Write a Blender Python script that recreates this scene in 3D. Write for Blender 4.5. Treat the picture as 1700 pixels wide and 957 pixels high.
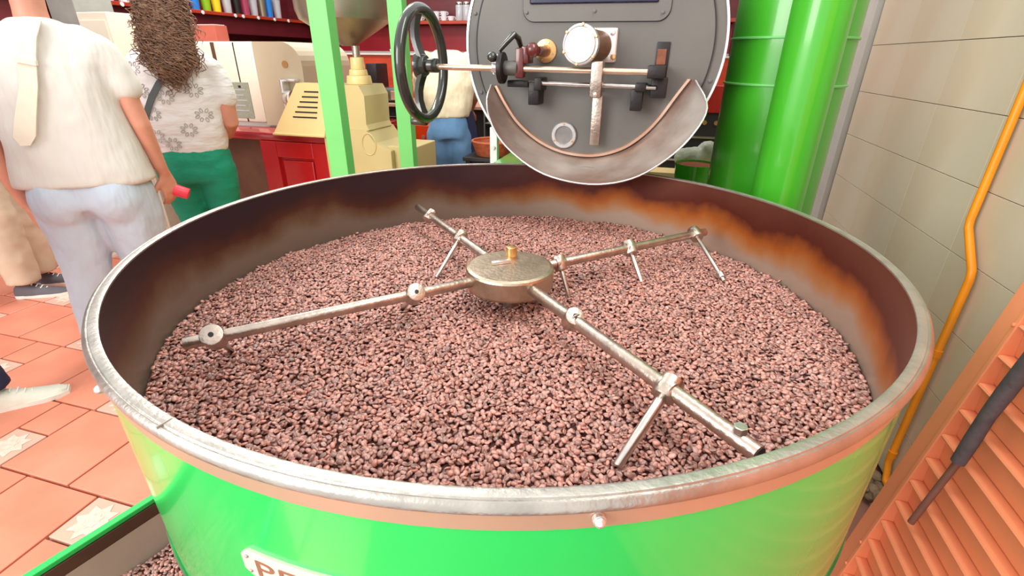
import bpy, bmesh, math, random
import numpy as np
from mathutils import Vector, Matrix, noise
random.seed(7)
C = bpy.context.scene.collection
PI = math.pi
def clear():
    for o in list(bpy.data.objects): bpy.data.objects.remove(o)
clear()
# ------------------------------------------------------------------ camera
RIM = 1.0477                       # height of the tray rim above the floor
FPX, PITCH, ROLL, YAW = 817.5, .439, .010, math.radians(15.5)
CAM = Vector((.2658, -.9403, 1.37))
fw = Vector((-math.sin(YAW)*math.cos(PITCH), math.cos(YAW)*math.cos(PITCH), -math.sin(PITCH)))
rt0 = Vector((math.cos(YAW), math.sin(YAW), 0))
up0 = rt0.cross(fw)
rt = math.cos(ROLL)*rt0 + math.sin(ROLL)*up0
up = -math.sin(ROLL)*rt0 + math.cos(ROLL)*up0
cd = bpy.data.cameras.new('camera'); cam = bpy.data.objects.new('camera', cd); C.objects.link(cam)
cd.sensor_width = 36; cd.lens = 36*FPX/1700; cd.clip_start = .02
cam.matrix_world = Matrix(((rt.x, up.x, -fw.x, CAM.x), (rt.y, up.y, -fw.y, CAM.y), (rt.z, up.z, -fw.z, CAM.z), (0, 0, 0, 1)))
bpy.context.scene.camera = cam
# ------------------------------------------------------------------ light
w = bpy.data.worlds.new('world'); bpy.context.scene.world = w; w.use_nodes = True
w.node_tree.nodes['Background'].inputs[0].default_value = (1, .975, .95, 1)
w.node_tree.nodes['Background'].inputs[1].default_value = 1.25
def area(name, loc, target, sx, sy, power, col=(1, 1, 1)):
    l = bpy.data.lights.new(name, 'AREA'); l.shape = 'RECTANGLE'; l.size = sx; l.size_y = sy; l.energy = power; l.color = col
    o = bpy.data.objects.new(name, l); C.objects.link(o); o.location = loc
    o.rotation_euler = (Vector(target)-Vector(loc)).to_track_quat('-Z', 'Y').to_euler()
    return o
area('doorway_daylight', (-2.6, -3.4, 2.6), (0, 0, .9), 2.6, 2.2, 170, (1, .97, .93))
area('ceiling_tube_light', (.9, -.2, 3.3), (.5, .4, .8), .5, 2.2, 40, (1, .98, .95))
area('ceiling_tube_light', (-2.2, 2.2, 3.4), (-2.2, 2.2, 0), 2.4, .6, 70, (1, .97, .93))
vs = bpy.context.scene.view_settings
vs.view_transform = 'Standard'; vs.look = 'None'; vs.exposure = 0.18; vs.gamma = 1
# ------------------------------------------------------------------ helpers: a photograph pixel to a point at a real depth
def ray(x, y): return rt*((x-850)/FPX) + up*((478.5-y)/FPX) + fw
def az(x, y, z): d = ray(x, y); return CAM + d*((z-CAM.z)/d.z)
def ay(x, y, Y): d = ray(x, y); return CAM + d*((Y-CAM.y)/d.y)
def ax(x, y, X): d = ray(x, y); return CAM + d*((X-CAM.x)/d.x)
def lin(c):
    return tuple(((v/255)/12.92 if v/255 <= .04045 else ((v/255+.055)/1.055)**2.4) for v in c) + (1,)
def pmat(name, col, rough=.5, metal=0, var=.12, scale=8, bump=.0, bscale=60, bdist=.01, coat=0, col2=None, stretch=(1, 1, 1), spec=.5, trans=0, alpha=1, emit=0):
    m = bpy.data.materials.new(name); m.use_nodes = True; nt = m.node_tree; b = nt.nodes['Principled BSDF']
    c = lin(col)
    b.inputs['Roughness'].default_value = rough; b.inputs['Metallic'].default_value = metal
    b.inputs['Coat Weight'].default_value = coat; b.inputs['Specular IOR Level'].default_value = spec
    b.inputs['Transmission Weight'].default_value = trans; b.inputs['Alpha'].default_value = alpha
    if coat: b.inputs['Coat Roughness'].default_value = .08
    tc = nt.nodes.new('ShaderNodeTexCoord'); mp = nt.nodes.new('ShaderNodeMapping'); mp.inputs['Scale'].default_value = stretch
    nt.links.new(tc.outputs['Object'], mp.inputs[0])
    n = nt.nodes.new('ShaderNodeTexNoise'); n.inputs['Scale'].default_value = scale; n.inputs['Detail'].default_value = 5
    nt.links.new(mp.outputs[0], n.inputs['Vector'])
    r = nt.nodes.new('ShaderNodeValToRGB'); r.color_ramp.elements[0].position = .3; r.color_ramp.elements[1].position = .7
    c2 = lin(col2) if col2 else tuple(min(1, v*(1+var)) for v in c[:3])+(1,)
    r.color_ramp.elements[0].color = tuple(v*(1-var) for v in c[:3])+(1,) if not col2 else c
    r.color_ramp.elements[1].color = c2
    nt.links.new(n.outputs['Fac'], r.inputs[0]); nt.links.new(r.outputs[0], b.inputs['Base Color'])
    if bump:
        n2 = nt.nodes.new('ShaderNodeTexNoise'); n2.inputs['Scale'].default_value = bscale; n2.inputs['Detail'].default_value = 3
        nt.links.new(mp.outputs[0], n2.inputs['Vector'])
        bp = nt.nodes.new('ShaderNodeBump'); bp.inputs['Strength'].default_value = bump; bp.inputs['Distance'].default_value = bdist
        nt.links.new(n2.outputs['Fac'], bp.inputs['Height']); nt.links.new(bp.outputs[0], b.inputs['Normal'])
    if emit:
        b.inputs['Emission Color'].default_value = c; b.inputs['Emission Strength'].default_value = emit
    return m
M = dict(
 green=pmat('green_enamel', (12, 205, 92), .22, 0, .05, 3, coat=.6),
 green2=pmat('green_paint', (66, 172, 40), .28, 0, .1, 2, coat=.5, stretch=(3, 3, .4)),
 greenpost=pmat('green_post_paint', (112, 200, 108), .42, 0, .05, 4),
 steel=pmat('brushed_steel', (205, 200, 195), .28, 1, .1, 20, .05, 90),
 worn=pmat('worn_steel', (190, 176, 164), .36, 1, .22, 30, .12, 120),
 wornhub=pmat('warm_worn_steel', (190, 174, 152), .36, 1, .2, 24, .1, 120),
 rim=pmat('rim_steel', (184, 180, 172), .34, .9, .16, 22, .1, 110),
 band=pmat('tan_steel_band', (205, 172, 145), .38, .5, .08, 6),
 brass=pmat('brass', (224, 178, 120), .3, .9, .12, 14),
 palebrass=pmat('pale_brass', (226, 204, 180), .26, .85, .1, 14),
 silver=pmat('polished_silver', (235, 235, 235), .25, .8, .05, 10),
 dgray=pmat('dark_grey_enamel', (104, 103, 99), .5, .05, .07, 5, .03, 200),
 groove=pmat('black_seam', (34, 32, 34), .6),
 black=pmat('black_iron', (36, 33, 34), .45, .3, .2, 20, .1, 80),
 wheel=pmat('black_bakelite', (42, 46, 42), .22, 0, .1, 10, coat=.5),
 dred=pmat('dark_red_bakelite', (92, 34, 32), .3, 0, .15, 10, coat=.4),
 gauge=pmat('gauge_face_white', (232, 236, 240), .35),
 glass=pmat('smoky_sight_glass', (150, 150, 150), .12, .2, .15, 30, coat=.6),
 terr=pmat('terracotta', (214, 128, 102), .3, 0, .16, 3.5, .06, 30, col2=(230, 148, 122)),
 grout=pmat('dark_grout', (150, 100, 84), .9),
 deco=pmat('decorative_cream_tile', (216, 172, 152), .4, 0, .05),
 decostar=pmat('decorative_pale_star', (226, 200, 184), .4, 0, .14, 60),
 wtile=pmat('beige_wall_tile', (206, 188, 162), .35, 0, .1, 3, .04, 8, col2=(214, 202, 182), stretch=(1, 1, .5)),
 wgrout=pmat('tile_grout', (126, 108, 88), .9),
 strip=pmat('pale_grey_trim', (190, 186, 180), .6, 0, .05),
 maroon=pmat('maroon_wood', (98, 26, 34), .4, 0, .2, 5, stretch=(1, 1, 4)),
 redwood=pmat('orange_red_wood', (176, 56, 30), .35, 0, .2, 4, coat=.3, stretch=(1, 1, 5)),
 red=pmat('glossy_red_paint', (190, 28, 34), .25, 0, .1, 3, coat=.6),
 crim=pmat('crimson_counter', (160, 26, 34), .18, 0, .15, 4, coat=.7),
 brown=pmat('brown_wood', (96, 62, 42), .6, 0, .2, 8),
 cream=pmat('cream_enamel', (232, 226, 206), .35, 0, .04, 3, coat=.3),
 tan=pmat('tan_enamel', (200, 186, 158), .35, 0, .06, 3, coat=.2),
 yellow=pmat('cream_yellow_enamel', (232, 204, 140), .4, 0, .06, 4, coat=.2),
 yellow2=pmat('pale_yellow_enamel', (204, 186, 130), .45, 0, .06, 4),
 label=pmat('grey_green_label', (150, 156, 138), .5, 0, .1, 60),
 hopper=pmat('dull_hopper_steel', (160, 150, 132), .35, .7, .15, 5),
 orange=pmat('orange_paint', (238, 146, 104), .45, 0, .07, 4, .03, 60),
 pipe=pmat('yellow_orange_gas_paint', (246, 148, 16), .4, 0, .08, 10),
 rubber=pmat('grey_rubber', (82, 74, 78), .7, 0, .2, 30, .2, 80),
 rod=pmat('brown_rod', (124, 84, 72), .55, 0, .15, 20),
 skin=pmat('skin', (206, 142, 118), .5, 0, .08, 12),
 shirt=pmat('white_cotton', (216, 213, 207), .85, 0, .03, 3, .9, 9, .03, stretch=(1, 1, .28)),
 shirt2=pmat('white_printed_cotton', (228, 224, 224), .85, 0, .03, 3, .9, 12, .025, stretch=(.5, .5, 1.3)),
 strapc=pmat('cream_webbing', (228, 220, 202), .8, 0, .04, 30),
 jeans=pmat('light_denim', (192, 203, 218), .85, 0, .08, 4, .9, 9, .03, stretch=(1, 1, .4)),
 bluejean=pmat('blue_denim', (100, 142, 184), .85, 0, .15, 9, .4, 10),
 teal=pmat('teal_green_trousers', (0, 140, 108), .7, 0, .1, 5, .8, 12, .02, stretch=(.6, .6, 1.2)),
 beige=pmat('beige_cotton', (206, 188, 164), .85, 0, .08, 5, .4, 8),
 grey=pmat('grey_cotton', (150, 142, 134), .85, 0, .08, 5, .4, 8),
 navy=pmat('navy_cloth', (34, 38, 70), .85, 0, .12, 8, .2, 10),
 shoew=pmat('off_white_canvas', (224, 222, 208), .7, 0, .05, 20, .2, 60),
 shoed=pmat('dark_grey_shoe', (96, 92, 100), .7),
 sole=pmat('white_rubber_sole', (236, 232, 222), .6),
 hair=pmat('curly_brown_hair', (132, 98, 78), .5, 0, .3, 30),
 hairb=pmat('black_hair', (36, 32, 36), .5, 0, .3, 30),
 hairtie=pmat('pink_hair_tie', (190, 60, 84), .6),
 greystrap=pmat('slate_grey_strap', (84, 92, 96), .7),
 pink=pmat('coral_red_plastic', (226, 56, 76), .35),
 print_=pmat('grey_flower_print', (168, 160, 156), .8),
 bin_=pmat('grey_galvanised', (182, 162, 148), .45, .3, .12, 6),
 binbrown=pmat('brown_sheet', (98, 72, 58), .5, .3, .2, 6),
 creamshirt=pmat('cream_shirt', (222, 208, 178), .85, 0, .04, 4, .9, 9, .03, stretch=(1, 1, .4)),
 rubble=pmat('rubble', (120, 100, 78), .9, 0, .4, 30, .5, 40),
 clear=pmat('clear_plastic', (190, 190, 196), .15, 0, .1, 10, coat=.5),
 blue=pmat('blue_plastic', (40, 130, 220), .3, 0, .05), lime=pmat('lime_plastic', (140, 190, 30), .3, 0, .05),
 yel=pmat('yellow_plastic', (240, 214, 40), .3, 0, .05), pinkp=pmat('pink_glass', (170, 70, 100), .2, 0, .05),
 rope=pmat('steel_wire', (150, 150, 140), .4, .6), card=pmat('orange_brown_wicker', (178, 92, 56), .6, 0, .2, 40, .3, 80),
 letter=pmat('bronze_lettering', (192, 140, 110), .5), plate=pmat('cream_nameplate', (236, 226, 212), .35, .2),
)
def wall_material():
    m = bpy.data.materials.new('stained_shaded_steel'); m.use_nodes = True; nt = m.node_tree; b = nt.nodes['Principled BSDF']
    N = nt.nodes.new; Lk = nt.links.new
    tc = N('ShaderNodeTexCoord'); sp = N('ShaderNodeSeparateXYZ'); Lk(tc.outputs['Object'], sp.inputs[0])
    n = N('ShaderNodeTexNoise'); n.inputs['Scale'].default_value = 4.2; n.inputs['Detail'].default_value = 8; n.inputs['Roughness'].default_value = .52; Lk(tc.outputs['Object'], n.inputs['Vector'])
    mr = N('ShaderNodeMapRange'); Lk(sp.outputs['Z'], mr.inputs[0]); mr.inputs[1].default_value = .862-.933; mr.inputs[2].default_value = 1.048-.933
    ad = N('ShaderNodeMath'); ad.operation = 'MULTIPLY_ADD'; Lk(n.outputs['Fac'], ad.inputs[0]); ad.inputs[1].default_value = .85; ad.inputs[2].default_value = -.425
    s = N('ShaderNodeMath'); s.operation = 'ADD'; Lk(ad.outputs[0], s.inputs[0]); Lk(mr.outputs[0], s.inputs[1])
    def ramp(L):
        r = N('ShaderNodeValToRGB'); e = r.color_ramp.elements
        while len(e) < len(L): e.new(.5)
        for k, (p, c) in enumerate(L): e[k].position = p; e[k].color = lin(c)
        Lk(s.outputs[0], r.inputs[0]); return r
    warm = ramp([(.22, (172, 150, 134)), (.36, (176, 124, 80)), (.5, (168, 92, 34)), (.68, (88, 34, 22)), (.95, (104, 58, 44))])
    shaded_stain = ramp([(.22, (132, 118, 104)), (.4, (112, 88, 66)), (.55, (84, 48, 38)), (.75, (58, 36, 38)), (.95, (52, 36, 44))])  # darker ramp towards the left puts that side's shade into the stain colour
    mx = N('ShaderNodeMix'); mx.data_type = 'RGBA'
    mm = N('ShaderNodeMath'); mm.operation = 'MULTIPLY_ADD'; Lk(sp.outputs['X'], mm.inputs[0]); mm.inputs[1].default_value = 1.9; mm.inputs[2].default_value = .72
    cl = N('ShaderNodeClamp'); Lk(mm.outputs[0], cl.inputs[0])
    Lk(cl.outputs[0], mx.inputs['Factor']); Lk(shaded_stain.outputs[0], mx.inputs['A']); Lk(warm.outputs[0], mx.inputs['B'])
    Lk(mx.outputs['Result'], b.inputs['Base Color'])
    b.inputs['Metallic'].default_value = .45; b.inputs['Roughness'].default_value = .42
    return m
M['stain_shade'] = wall_material()
def chute_material():
    m = pmat('brown_stained_chute_steel', (120, 78, 56), .36, .4, .1, 5.5, col2=(190, 182, 174)); return m
M['chute'] = chute_material()
M['copper'] = pmat('coppery_edge', (214, 150, 118), .3, .7, .2, 5, col2=(232, 208, 190))
def bean_material():
    m = bpy.data.materials.new('roasted_coffee'); m.use_nodes = True; nt = m.node_tree; b = nt.nodes['Principled BSDF']
    a = nt.nodes.new('ShaderNodeVertexColor'); a.layer_name = 'tone'
    nt.links.new(a.outputs[0], b.inputs['Base Color']); b.inputs['Roughness'].default_value = .33
    b.inputs['Specular IOR Level'].default_value = .8
    return m
M['bean'] = bean_material()

def setp(o, label=None, cat=None, group=None, kind=None):
    if label: o['label'] = label
    if cat: o['category'] = cat
    if group: o['group'] = group
    if kind: o['kind'] = kind
    return o
ORG = {}
def wloc(o): return ORG.get(o.name, Vector((0, 0, 0)))
def thing(name, label, cat, loc, group=None):
    o = bpy.data.objects.new(name, None); C.objects.link(o); o.location = loc; o.empty_display_size = .05
    ORG[o.name] = Vector(loc); return setp(o, label, cat, group)
def adopt(o, parent):
    if parent:
        o.parent = parent; o.matrix_parent_inverse = Matrix.Translation(-wloc(parent))
    return o
class MB:
    """collects shapes (world coordinates) and links them as one mesh object"""
    def __init__(s): s.bm = bmesh.new()
    def box(s, x0, x1, y0, y1, z0, z1, bev=0):
        g = bmesh.ops.create_cube(s.bm, size=1, matrix=Matrix.Translation(((x0+x1)/2, (y0+y1)/2, (z0+z1)/2)) @ Matrix.Diagonal((abs(x1-x0), abs(y1-y0), abs(z1-z0), 1)))
        if bev:
            es = list({e for v in g['verts'] for e in v.link_edges})
            bmesh.ops.bevel(s.bm, geom=es, offset=bev, segments=2, affect='EDGES', profile=.5)
        return s
    def obox(s, c, axes, half, bev=0):
        R = Matrix((tuple(axes[0]), tuple(axes[1]), tuple(axes[2]))).transposed().to_4x4()
        g = bmesh.ops.create_cube(s.bm, size=2, matrix=Matrix.Translation(c) @ R @ Matrix.Diagonal((half[0], half[1], half[2], 1)))
        if bev:
            es = list({e for v in g['verts'] for e in v.link_edges})
            bmesh.ops.bevel(s.bm, geom=es, offset=bev, segments=2, affect='EDGES', profile=.5)
        return s
    def cyl(s, p0, p1, r0, r1=None, n=24, bev=0, cap=True):
        p0 = Vector(p0); p1 = Vector(p1); d = p1-p0; r1 = r0 if r1 is None else r1
        q = d.to_track_quat('Z', 'Y').to_matrix().to_4x4()
        g = bmesh.ops.create_cone(s.bm, cap_ends=cap, cap_tris=False, segments=n, radius1=r0, radius2=r1, depth=d.length, matrix=Matrix.Translation((p0+p1)/2) @ q)
        if bev:
            es = [e for e in {e for v in g['verts'] for e in v.link_edges} if len(e.link_faces) == 2 and e.calc_face_angle(0) > 1]
            bmesh.ops.bevel(s.bm, geom=es, offset=bev, segments=2, affect='EDGES', profile=.5)
        return s
    def sph(s, c, r, sc=(1, 1, 1), u=16, v=10, rot=None):
        mt = Matrix.Translation(c) @ (rot.to_4x4() if rot else Matrix()) @ Matrix.Diagonal((*sc, 1))
        bmesh.ops.create_uvsphere(s.bm, u_segments=u, v_segments=v, radius=r, matrix=mt); return s
    def rings(s, R, closed=False, cap=True):
        vs = [[s.bm.verts.new(p) for p in ring] for ring in R]; n = len(vs[0]); m = len(vs)
        for i in range(m if closed else m-1):
            a = vs[i]; b = vs[(i+1) % m]
            for j in range(n): s.bm.faces.new((a[j], a[(j+1) % n], b[(j+1) % n], b[j]))
        if cap and not closed:
            s.bm.faces.new(list(reversed(vs[0]))); s.bm.faces.new(vs[-1])
        return s
    def tube(s, pts, r, n=10, closed=False, cap=True):
        pts = [Vector(p) for p in pts]; R = []; m = len(pts); up_ = Vector((0, 0, 1)); pu = None
        for i, p in enumerate(pts):
            if closed: t = pts[(i+1) % m]-pts[i-1]
            else: t = pts[min(i+1, m-1)]-pts[max(i-1, 0)]
            t.normalize()
            if pu is None: pu = t.cross(up_) if abs(t.z) < .95 else t.cross(Vector((1, 0, 0)))
            a = pu - t*pu.dot(t)
            a.normalize(); pu = a; b_ = t.cross(a); rr = r[i] if isinstance(r, (list, tuple)) else r
            R.append([p + a*(rr*math.cos(2*PI*k/n)) + b_*(rr*math.sin(2*PI*k/n)) for k in range(n)])
        return s.rings(R, closed, cap)
    def lathe(s, prof, c=(0, 0, 0), n=96, closedprof=True, axis='Z'):
        R = []
        for k in range(n):
            a = 2*PI*k/n
            if axis == 'Z': R.append([Vector((c[0]+r*math.cos(a), c[1]+r*math.sin(a), c[2]+z)) for r, z in prof])
            else: R.append([Vector((c[0]+r*math.cos(a), c[1]+z, c[2]+r*math.sin(a))) for r, z in prof])
        vs = [[s.bm.verts.new(p) for p in ring] for ring in R]; m = len(prof)
        for i in range(n):
            a, b = vs[i], vs[(i+1) % n]
            for j in range(m if closedprof else m-1): s.bm.faces.new((a[j], b[j], b[(j+1) % m], a[(j+1) % m]))
        return s
    def prism(s, poly, y0, y1):
        """poly in (x,z), extruded along y"""
        a = [s.bm.verts.new((x, y0, z)) for x, z in poly]; b = [s.bm.verts.new((x, y1, z)) for x, z in poly]; n = len(a)
        for i in range(n): s.bm.faces.new((a[i], a[(i+1) % n], b[(i+1) % n], b[i]))
        s.bm.faces.new(a[::-1]); s.bm.faces.new(b); return s
    def build(s, name, mat, parent=None, smooth=False, angle=40):
        bmesh.ops.recalc_face_normals(s.bm, faces=s.bm.faces)
        me = bpy.data.meshes.new(name)
        if smooth:
            for f in s.bm.faces: f.smooth = True
            for e in s.bm.edges:
                if len(e.link_faces) == 2 and e.calc_face_angle(0) > math.radians(angle): e.smooth = False
        s.bm.to_mesh(me); s.bm.free(); me.materials.append(mat)
        # origin at the centre of the mesh
        co = np.empty(len(me.vertices)*3, 'f'); me.vertices.foreach_get('co', co); co = co.reshape(-1, 3)
        c = (co.min(0)+co.max(0))/2; co -= c; me.vertices.foreach_set('co', co.ravel()); me.update()
        o = bpy.data.objects.new(name, me); C.objects.link(o); o.location = c.tolist()
        return adopt(o, parent)
def sub(o, parent):   # parts under a mesh part: parent sits at its own mesh centre
    pl = Vector(parent.location)
    o.parent = parent; o.matrix_parent_inverse = Matrix.Translation(-pl); return o
def piece(name, me, loc, parent, rot=0):
    o = bpy.data.objects.new(name, me); C.objects.link(o); o.location = loc; o.rotation_euler = (0, 0, rot)
    if parent: o.parent = parent; o.matrix_parent_inverse = Matrix.Translation(-Vector(parent.location))
    return o
def bevbox_mesh(name, sx, sy, sz, bev, mat):
    bm = bmesh.new(); bmesh.ops.create_cube(bm, size=1, matrix=Matrix.Diagonal((sx, sy, sz, 1)))
    bmesh.ops.bevel(bm, geom=list(bm.edges), offset=bev, segments=1, affect='EDGES')
    me = bpy.data.meshes.new(name); bm.to_mesh(me); bm.free(); me.materials.append(mat); return me

# ================================================================== setting: floor
A_, B_ = .333, .1667
fl = MB().box(-4.5, 1.4, -1.6, 5.4, -.08, -.018).build('floor', M['grout']); fl['kind'] = 'structure'
big = bevbox_mesh('floor_tile', A_-.009, A_-.009, .018, .002, M['terr'])
sml = bevbox_mesh('floor_tile_small', B_-.009, B_-.009, .018, .002, M['terr'])
dec = bevbox_mesh('decorated_tile', B_-.009, B_-.009, .018, .002, M['deco'])
bm = bmesh.new()                                    # star relief of the little cream tiles
for ring, (ra, rb, z) in enumerate(((.070, .046, .0012), (.030, .020, .0022))):
    vv = [bm.verts.new(((ra if k % 2 == 0 else rb)*math.cos(PI*k/8), (ra if k % 2 == 0 else rb)*math.sin(PI*k/8), z)) for k in range(16)]
    bm.faces.new(vv)
star = bpy.data.meshes.new('star_inlay'); bm.to_mesh(star); bm.free(); star.materials.append(M['decostar'])
n_big = 0
for row in range(-4, 15):
    y0 = -.145 + row*A_
    off = -2.06 - .65*row
    k0 = math.floor((-4.4-off)/.833)
    for k in range(k0, k0+9):
        x = off + k*.833
        if x > 1.3 or x < -4.4: continue
        if y0 > 2.6 and x > -2.5: continue
        if x > -.9 and y0 < 1.2: continue          # under the tray, never seen
        d = piece('decorated_tile', dec, (x+B_/2, y0+(B_/2 if row >= 0 else A_-B_/2), -.009), fl)
        sub(piece('star_inlay', star, (x+B_/2, y0+(B_/2 if row >= 0 else A_-B_/2), 0), None), d)
        piece('floor_tile', sml, (x+B_/2, y0+(A_-B_/2 if row >= 0 else B_/2), -.009), fl)
        for q in (0, 1):
            xx = x+B_+q*A_
            if xx+A_ < 1.4 and n_big < 280:
                piece('floor_tile', big, (xx+A_/2, y0+A_/2, -.009), fl); n_big += 1
# ------------------------------------------------------------------ right wall: beige tiles 20 cm high
WX = 1.211
wr = MB().box(WX+.012, WX+.14, -1.6, 5.4, 0, 2.8).build('wall_right', M['wgrout']); wr['kind'] = 'structure'
wt = bevbox_mesh('wall_tile', .012, .4-.0012, .203-.0022, .0006, M['wtile'])
ztop0 = .42
for i in range(-5, 8):
    for j in range(-2, 6):
        yy = .85 + j*.4 - .2; z = ztop0 + .203*(i+.5) + .203*1
        if z > 2.3 or z < 0.02 or yy > 2.2: continue
        piece('wall_tile', wt, (WX+.006, yy, z), wr)
t = MB()
t.box(WX-.022, WX+.012, 2.07, 2.28, 0, 2.6)
o = t.build('trim_1', M['strip']); o['kind'] = 'structure'
r_ = MB()
for k in range(60):
    r_.sph((WX-.03-random.random()*.09, .45+random.random()*.5, .012+random.random()*.02), .012+random.random()*.014, (1, 1.2, .7), 7, 5)
setp(r_.build('rubble', M['rubble']), 'loose dark rubble at the foot of the tiled wall', 'debris', kind='stuff')
# ------------------------------------------------------------------ left and back walls
o = MB().box(-4.62, -4.48, -1.6, 5.4, 0, 2.8).build('wall_left', M['maroon']); o['kind'] = 'structure'
o = MB().box(-4.48, WX+.01, 5.26, 5.4, 0, 2.8).build('wall_back', M['maroon']); o['kind'] = 'structure'

# ================================================================== the cooling tray
R0 = .68
tray = thing('cooling_tray', 'large round green cooling tray with steel rim, full of roasted coffee beans', 'cooling tray', (0, 0, .69))
MB().lathe([(.680, RIM-.002), (.680, .82), (.684, .82), (.684, RIM-.002)], n=160).build('inner_wall', M['stain_shade'], tray, True)
p = [(.679, RIM-.003), (.679, RIM), (.682, RIM+.001), (.6900, RIM+.0006), (.6912, RIM-.0008), (.6920, RIM-.0008), (.6932, RIM+.0002), (.6965, RIM-.0018), (.6985, RIM-.0065), (.6978, RIM-.011), (.6945, RIM-.0135), (.6915, RIM-.012), (.690, RIM-.006)]
rimo = MB().lathe(p, n=200).build('rim', M['rim'], tray, True)
MB().lathe([(.6915, RIM-.012), (.6935, RIM-.012), (.6925, RIM-.0345), (.6905, RIM-.0345)], n=160).build('band', M['band'], tray, True)['label'] = 'tan steel band under the rim'
MB().lathe([(.6905, RIM-.034), (.6885, .70), (.6865, .70), (.687, RIM-.034)], n=160).build('outer_wall', M['green'], tray, True)
MB().lathe([(.6915, .705), (.6925, .698), (.688, .693), (.684, .700)], n=160).build('bottom_trim', M['rim'], tray, True)
MB().lathe([(.001, .82), (.684, .82), (.684, .81), (.001, .81)], n=96, closedprof=True).build('sieve_floor', M['worn'], tray, True)
for (x, y) in ((991, 848), (172, 641)):
    q_ = az(x, y, RIM-.020); a = math.atan2(q_.y, q_.x)
    c = Vector((.6935*math.cos(a), .6935*math.sin(a), RIM-.022)); dn = Vector((math.cos(a), math.sin(a), 0))
    MB().cyl(c, c+dn*.004, .006, n=14).sph(c+dn*.004, .0055, (1, 1, 1), 12, 8).build('screw', M['silver'], tray, True)
# joint in the rim where the lip plate starts
q_ = az(278, 701, RIM); a0 = math.atan2(q_.y, q_.x); dn = Vector((math.cos(a0), math.sin(a0), 0)); dt = Vector((-dn.y, dn.x, 0))
MB().obox(dn*.6885+Vector((0, 0, RIM)), (dn, dt, Vector((0, 0, 1))), (.0075, .0007, .0016), .0003).build('rim_joint', M['rim'], tray)
# stand under the tray
st = thing('tray_stand', 'green pedestal carrying the cooling tray', 'stand', (0, 0, 0))
MB().cyl((0, 0, .02), (0, 0, .692), .16, n=40).build('column', M['green2'], st, True)
MB().cyl((0, 0, 0), (0, 0, .03), .24, n=40, bev=.004).build('foot_plate', M['green2'], st, True)
# nameplate with lettering wrapped on the drum
def on_drum(u_, v_, d, a_ref, z_ref, tilt=0):
    uu = u_*math.cos(tilt)-v_*math.sin(tilt); vv = u_*math.sin(tilt)+v_*math.cos(tilt)
    a = a_ref + uu/.69; rr = .6885+(z_ref+vv-.70)/.313*.002 + d
    return Vector((rr*math.cos(a), rr*math.sin(a), z_ref+vv))
AR, ZR = math.radians(-97.2), .900
def plate_poly():
    L = .36; H = .017; P = []
    P += [(0, .019), (.012, .0185)]
    for k in range(25): P.append((.012+(L-.024)*k/24, .0185+.004*math.sin(PI*k/24)))
    P += [(L, .019), (L, -.012), (L-.012, -.019)]
    for k in range(25): P.append((L-.02-(L-.04)*k/24, -.020-.004*math.sin(PI*k/24)))
    P += [(0.004, -.010)]
    return P
bm = bmesh.new(); P = plate_poly()
top = [bm.verts.new(on_drum(u_, v_, .003, AR, ZR)) for u_, v_ in P]; bot = [bm.verts.new(on_drum(u_, v_, -.002, AR, ZR)) for u_, v_ in P]
n = len(P)
# strips across so that the plate follows the curve
cols = 40
mb = MB()
for lay in (0,):
    G = []
    for i in range(cols+1):
        u_ = .36*i/cols; edge = min(u_, .36-u_)
        ht = .0185+.003*math.sin(PI*i/cols) if edge > .006 else .012+edge
        G.append([on_drum(u_, ht, -.001, AR, ZR), on_drum(u_, ht, .003, AR, ZR), on_drum(u_, ht-.0015, .0042, AR, ZR), on_drum(u_, -ht+.0015, .0042, AR, ZR), on_drum(u_, -ht, .003, AR, ZR), on_drum(u_, -ht, -.001, AR, ZR)])
    mb.rings(G)
bm.free()
np_ = mb.build('nameplate', M['plate'], tray)
np_['label'] = 'cream nameplate with bronze letters'
cu = bpy.data.curves.new('t', 'FONT'); cu.body = 'PETRONCINI'; cu.size = .040; cu.space_character = 1.05; cu.resolution_u = 3
to = bpy.data.objects.new('t', cu); C.objects.link(to); dg = bpy.context.evaluated_depsgraph_get()
tm = bpy.data.meshes.new_from_object(to.evaluated_get(dg)); bpy.data.objects.remove(to)
bm = bmesh.new(); bm.from_mesh(tm)
bmesh.ops.solidify(bm, geom=list(bm.faces), thickness=.001)
wmax = max(v.co.x for v in bm.verts)
for v in bm.verts:
    v.co = on_drum(.015+v.co.x*.325/wmax, (v.co.y-.0142)*.88, .0048+(v.co.z if v.co.z > 0 else 0), AR, ZR)
bmesh.ops.recalc_face_normals(bm, faces=bm.faces)
lm = bpy.data.meshes.new('lettering'); bm.to_mesh(lm); bm.free(); lm.materials.append(M['letter'])
lo = bpy.data.objects.new('lettering', lm); C.objects.link(lo); sub(lo, np_)
for v_ in (.012, -.010):
    q = on_drum(.009, v_, .0042, AR, ZR); sub(MB().sph(q, .0022, (1, 1, 1), 8, 6).build('rivet', M['worn'], None, True), np_)

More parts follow.
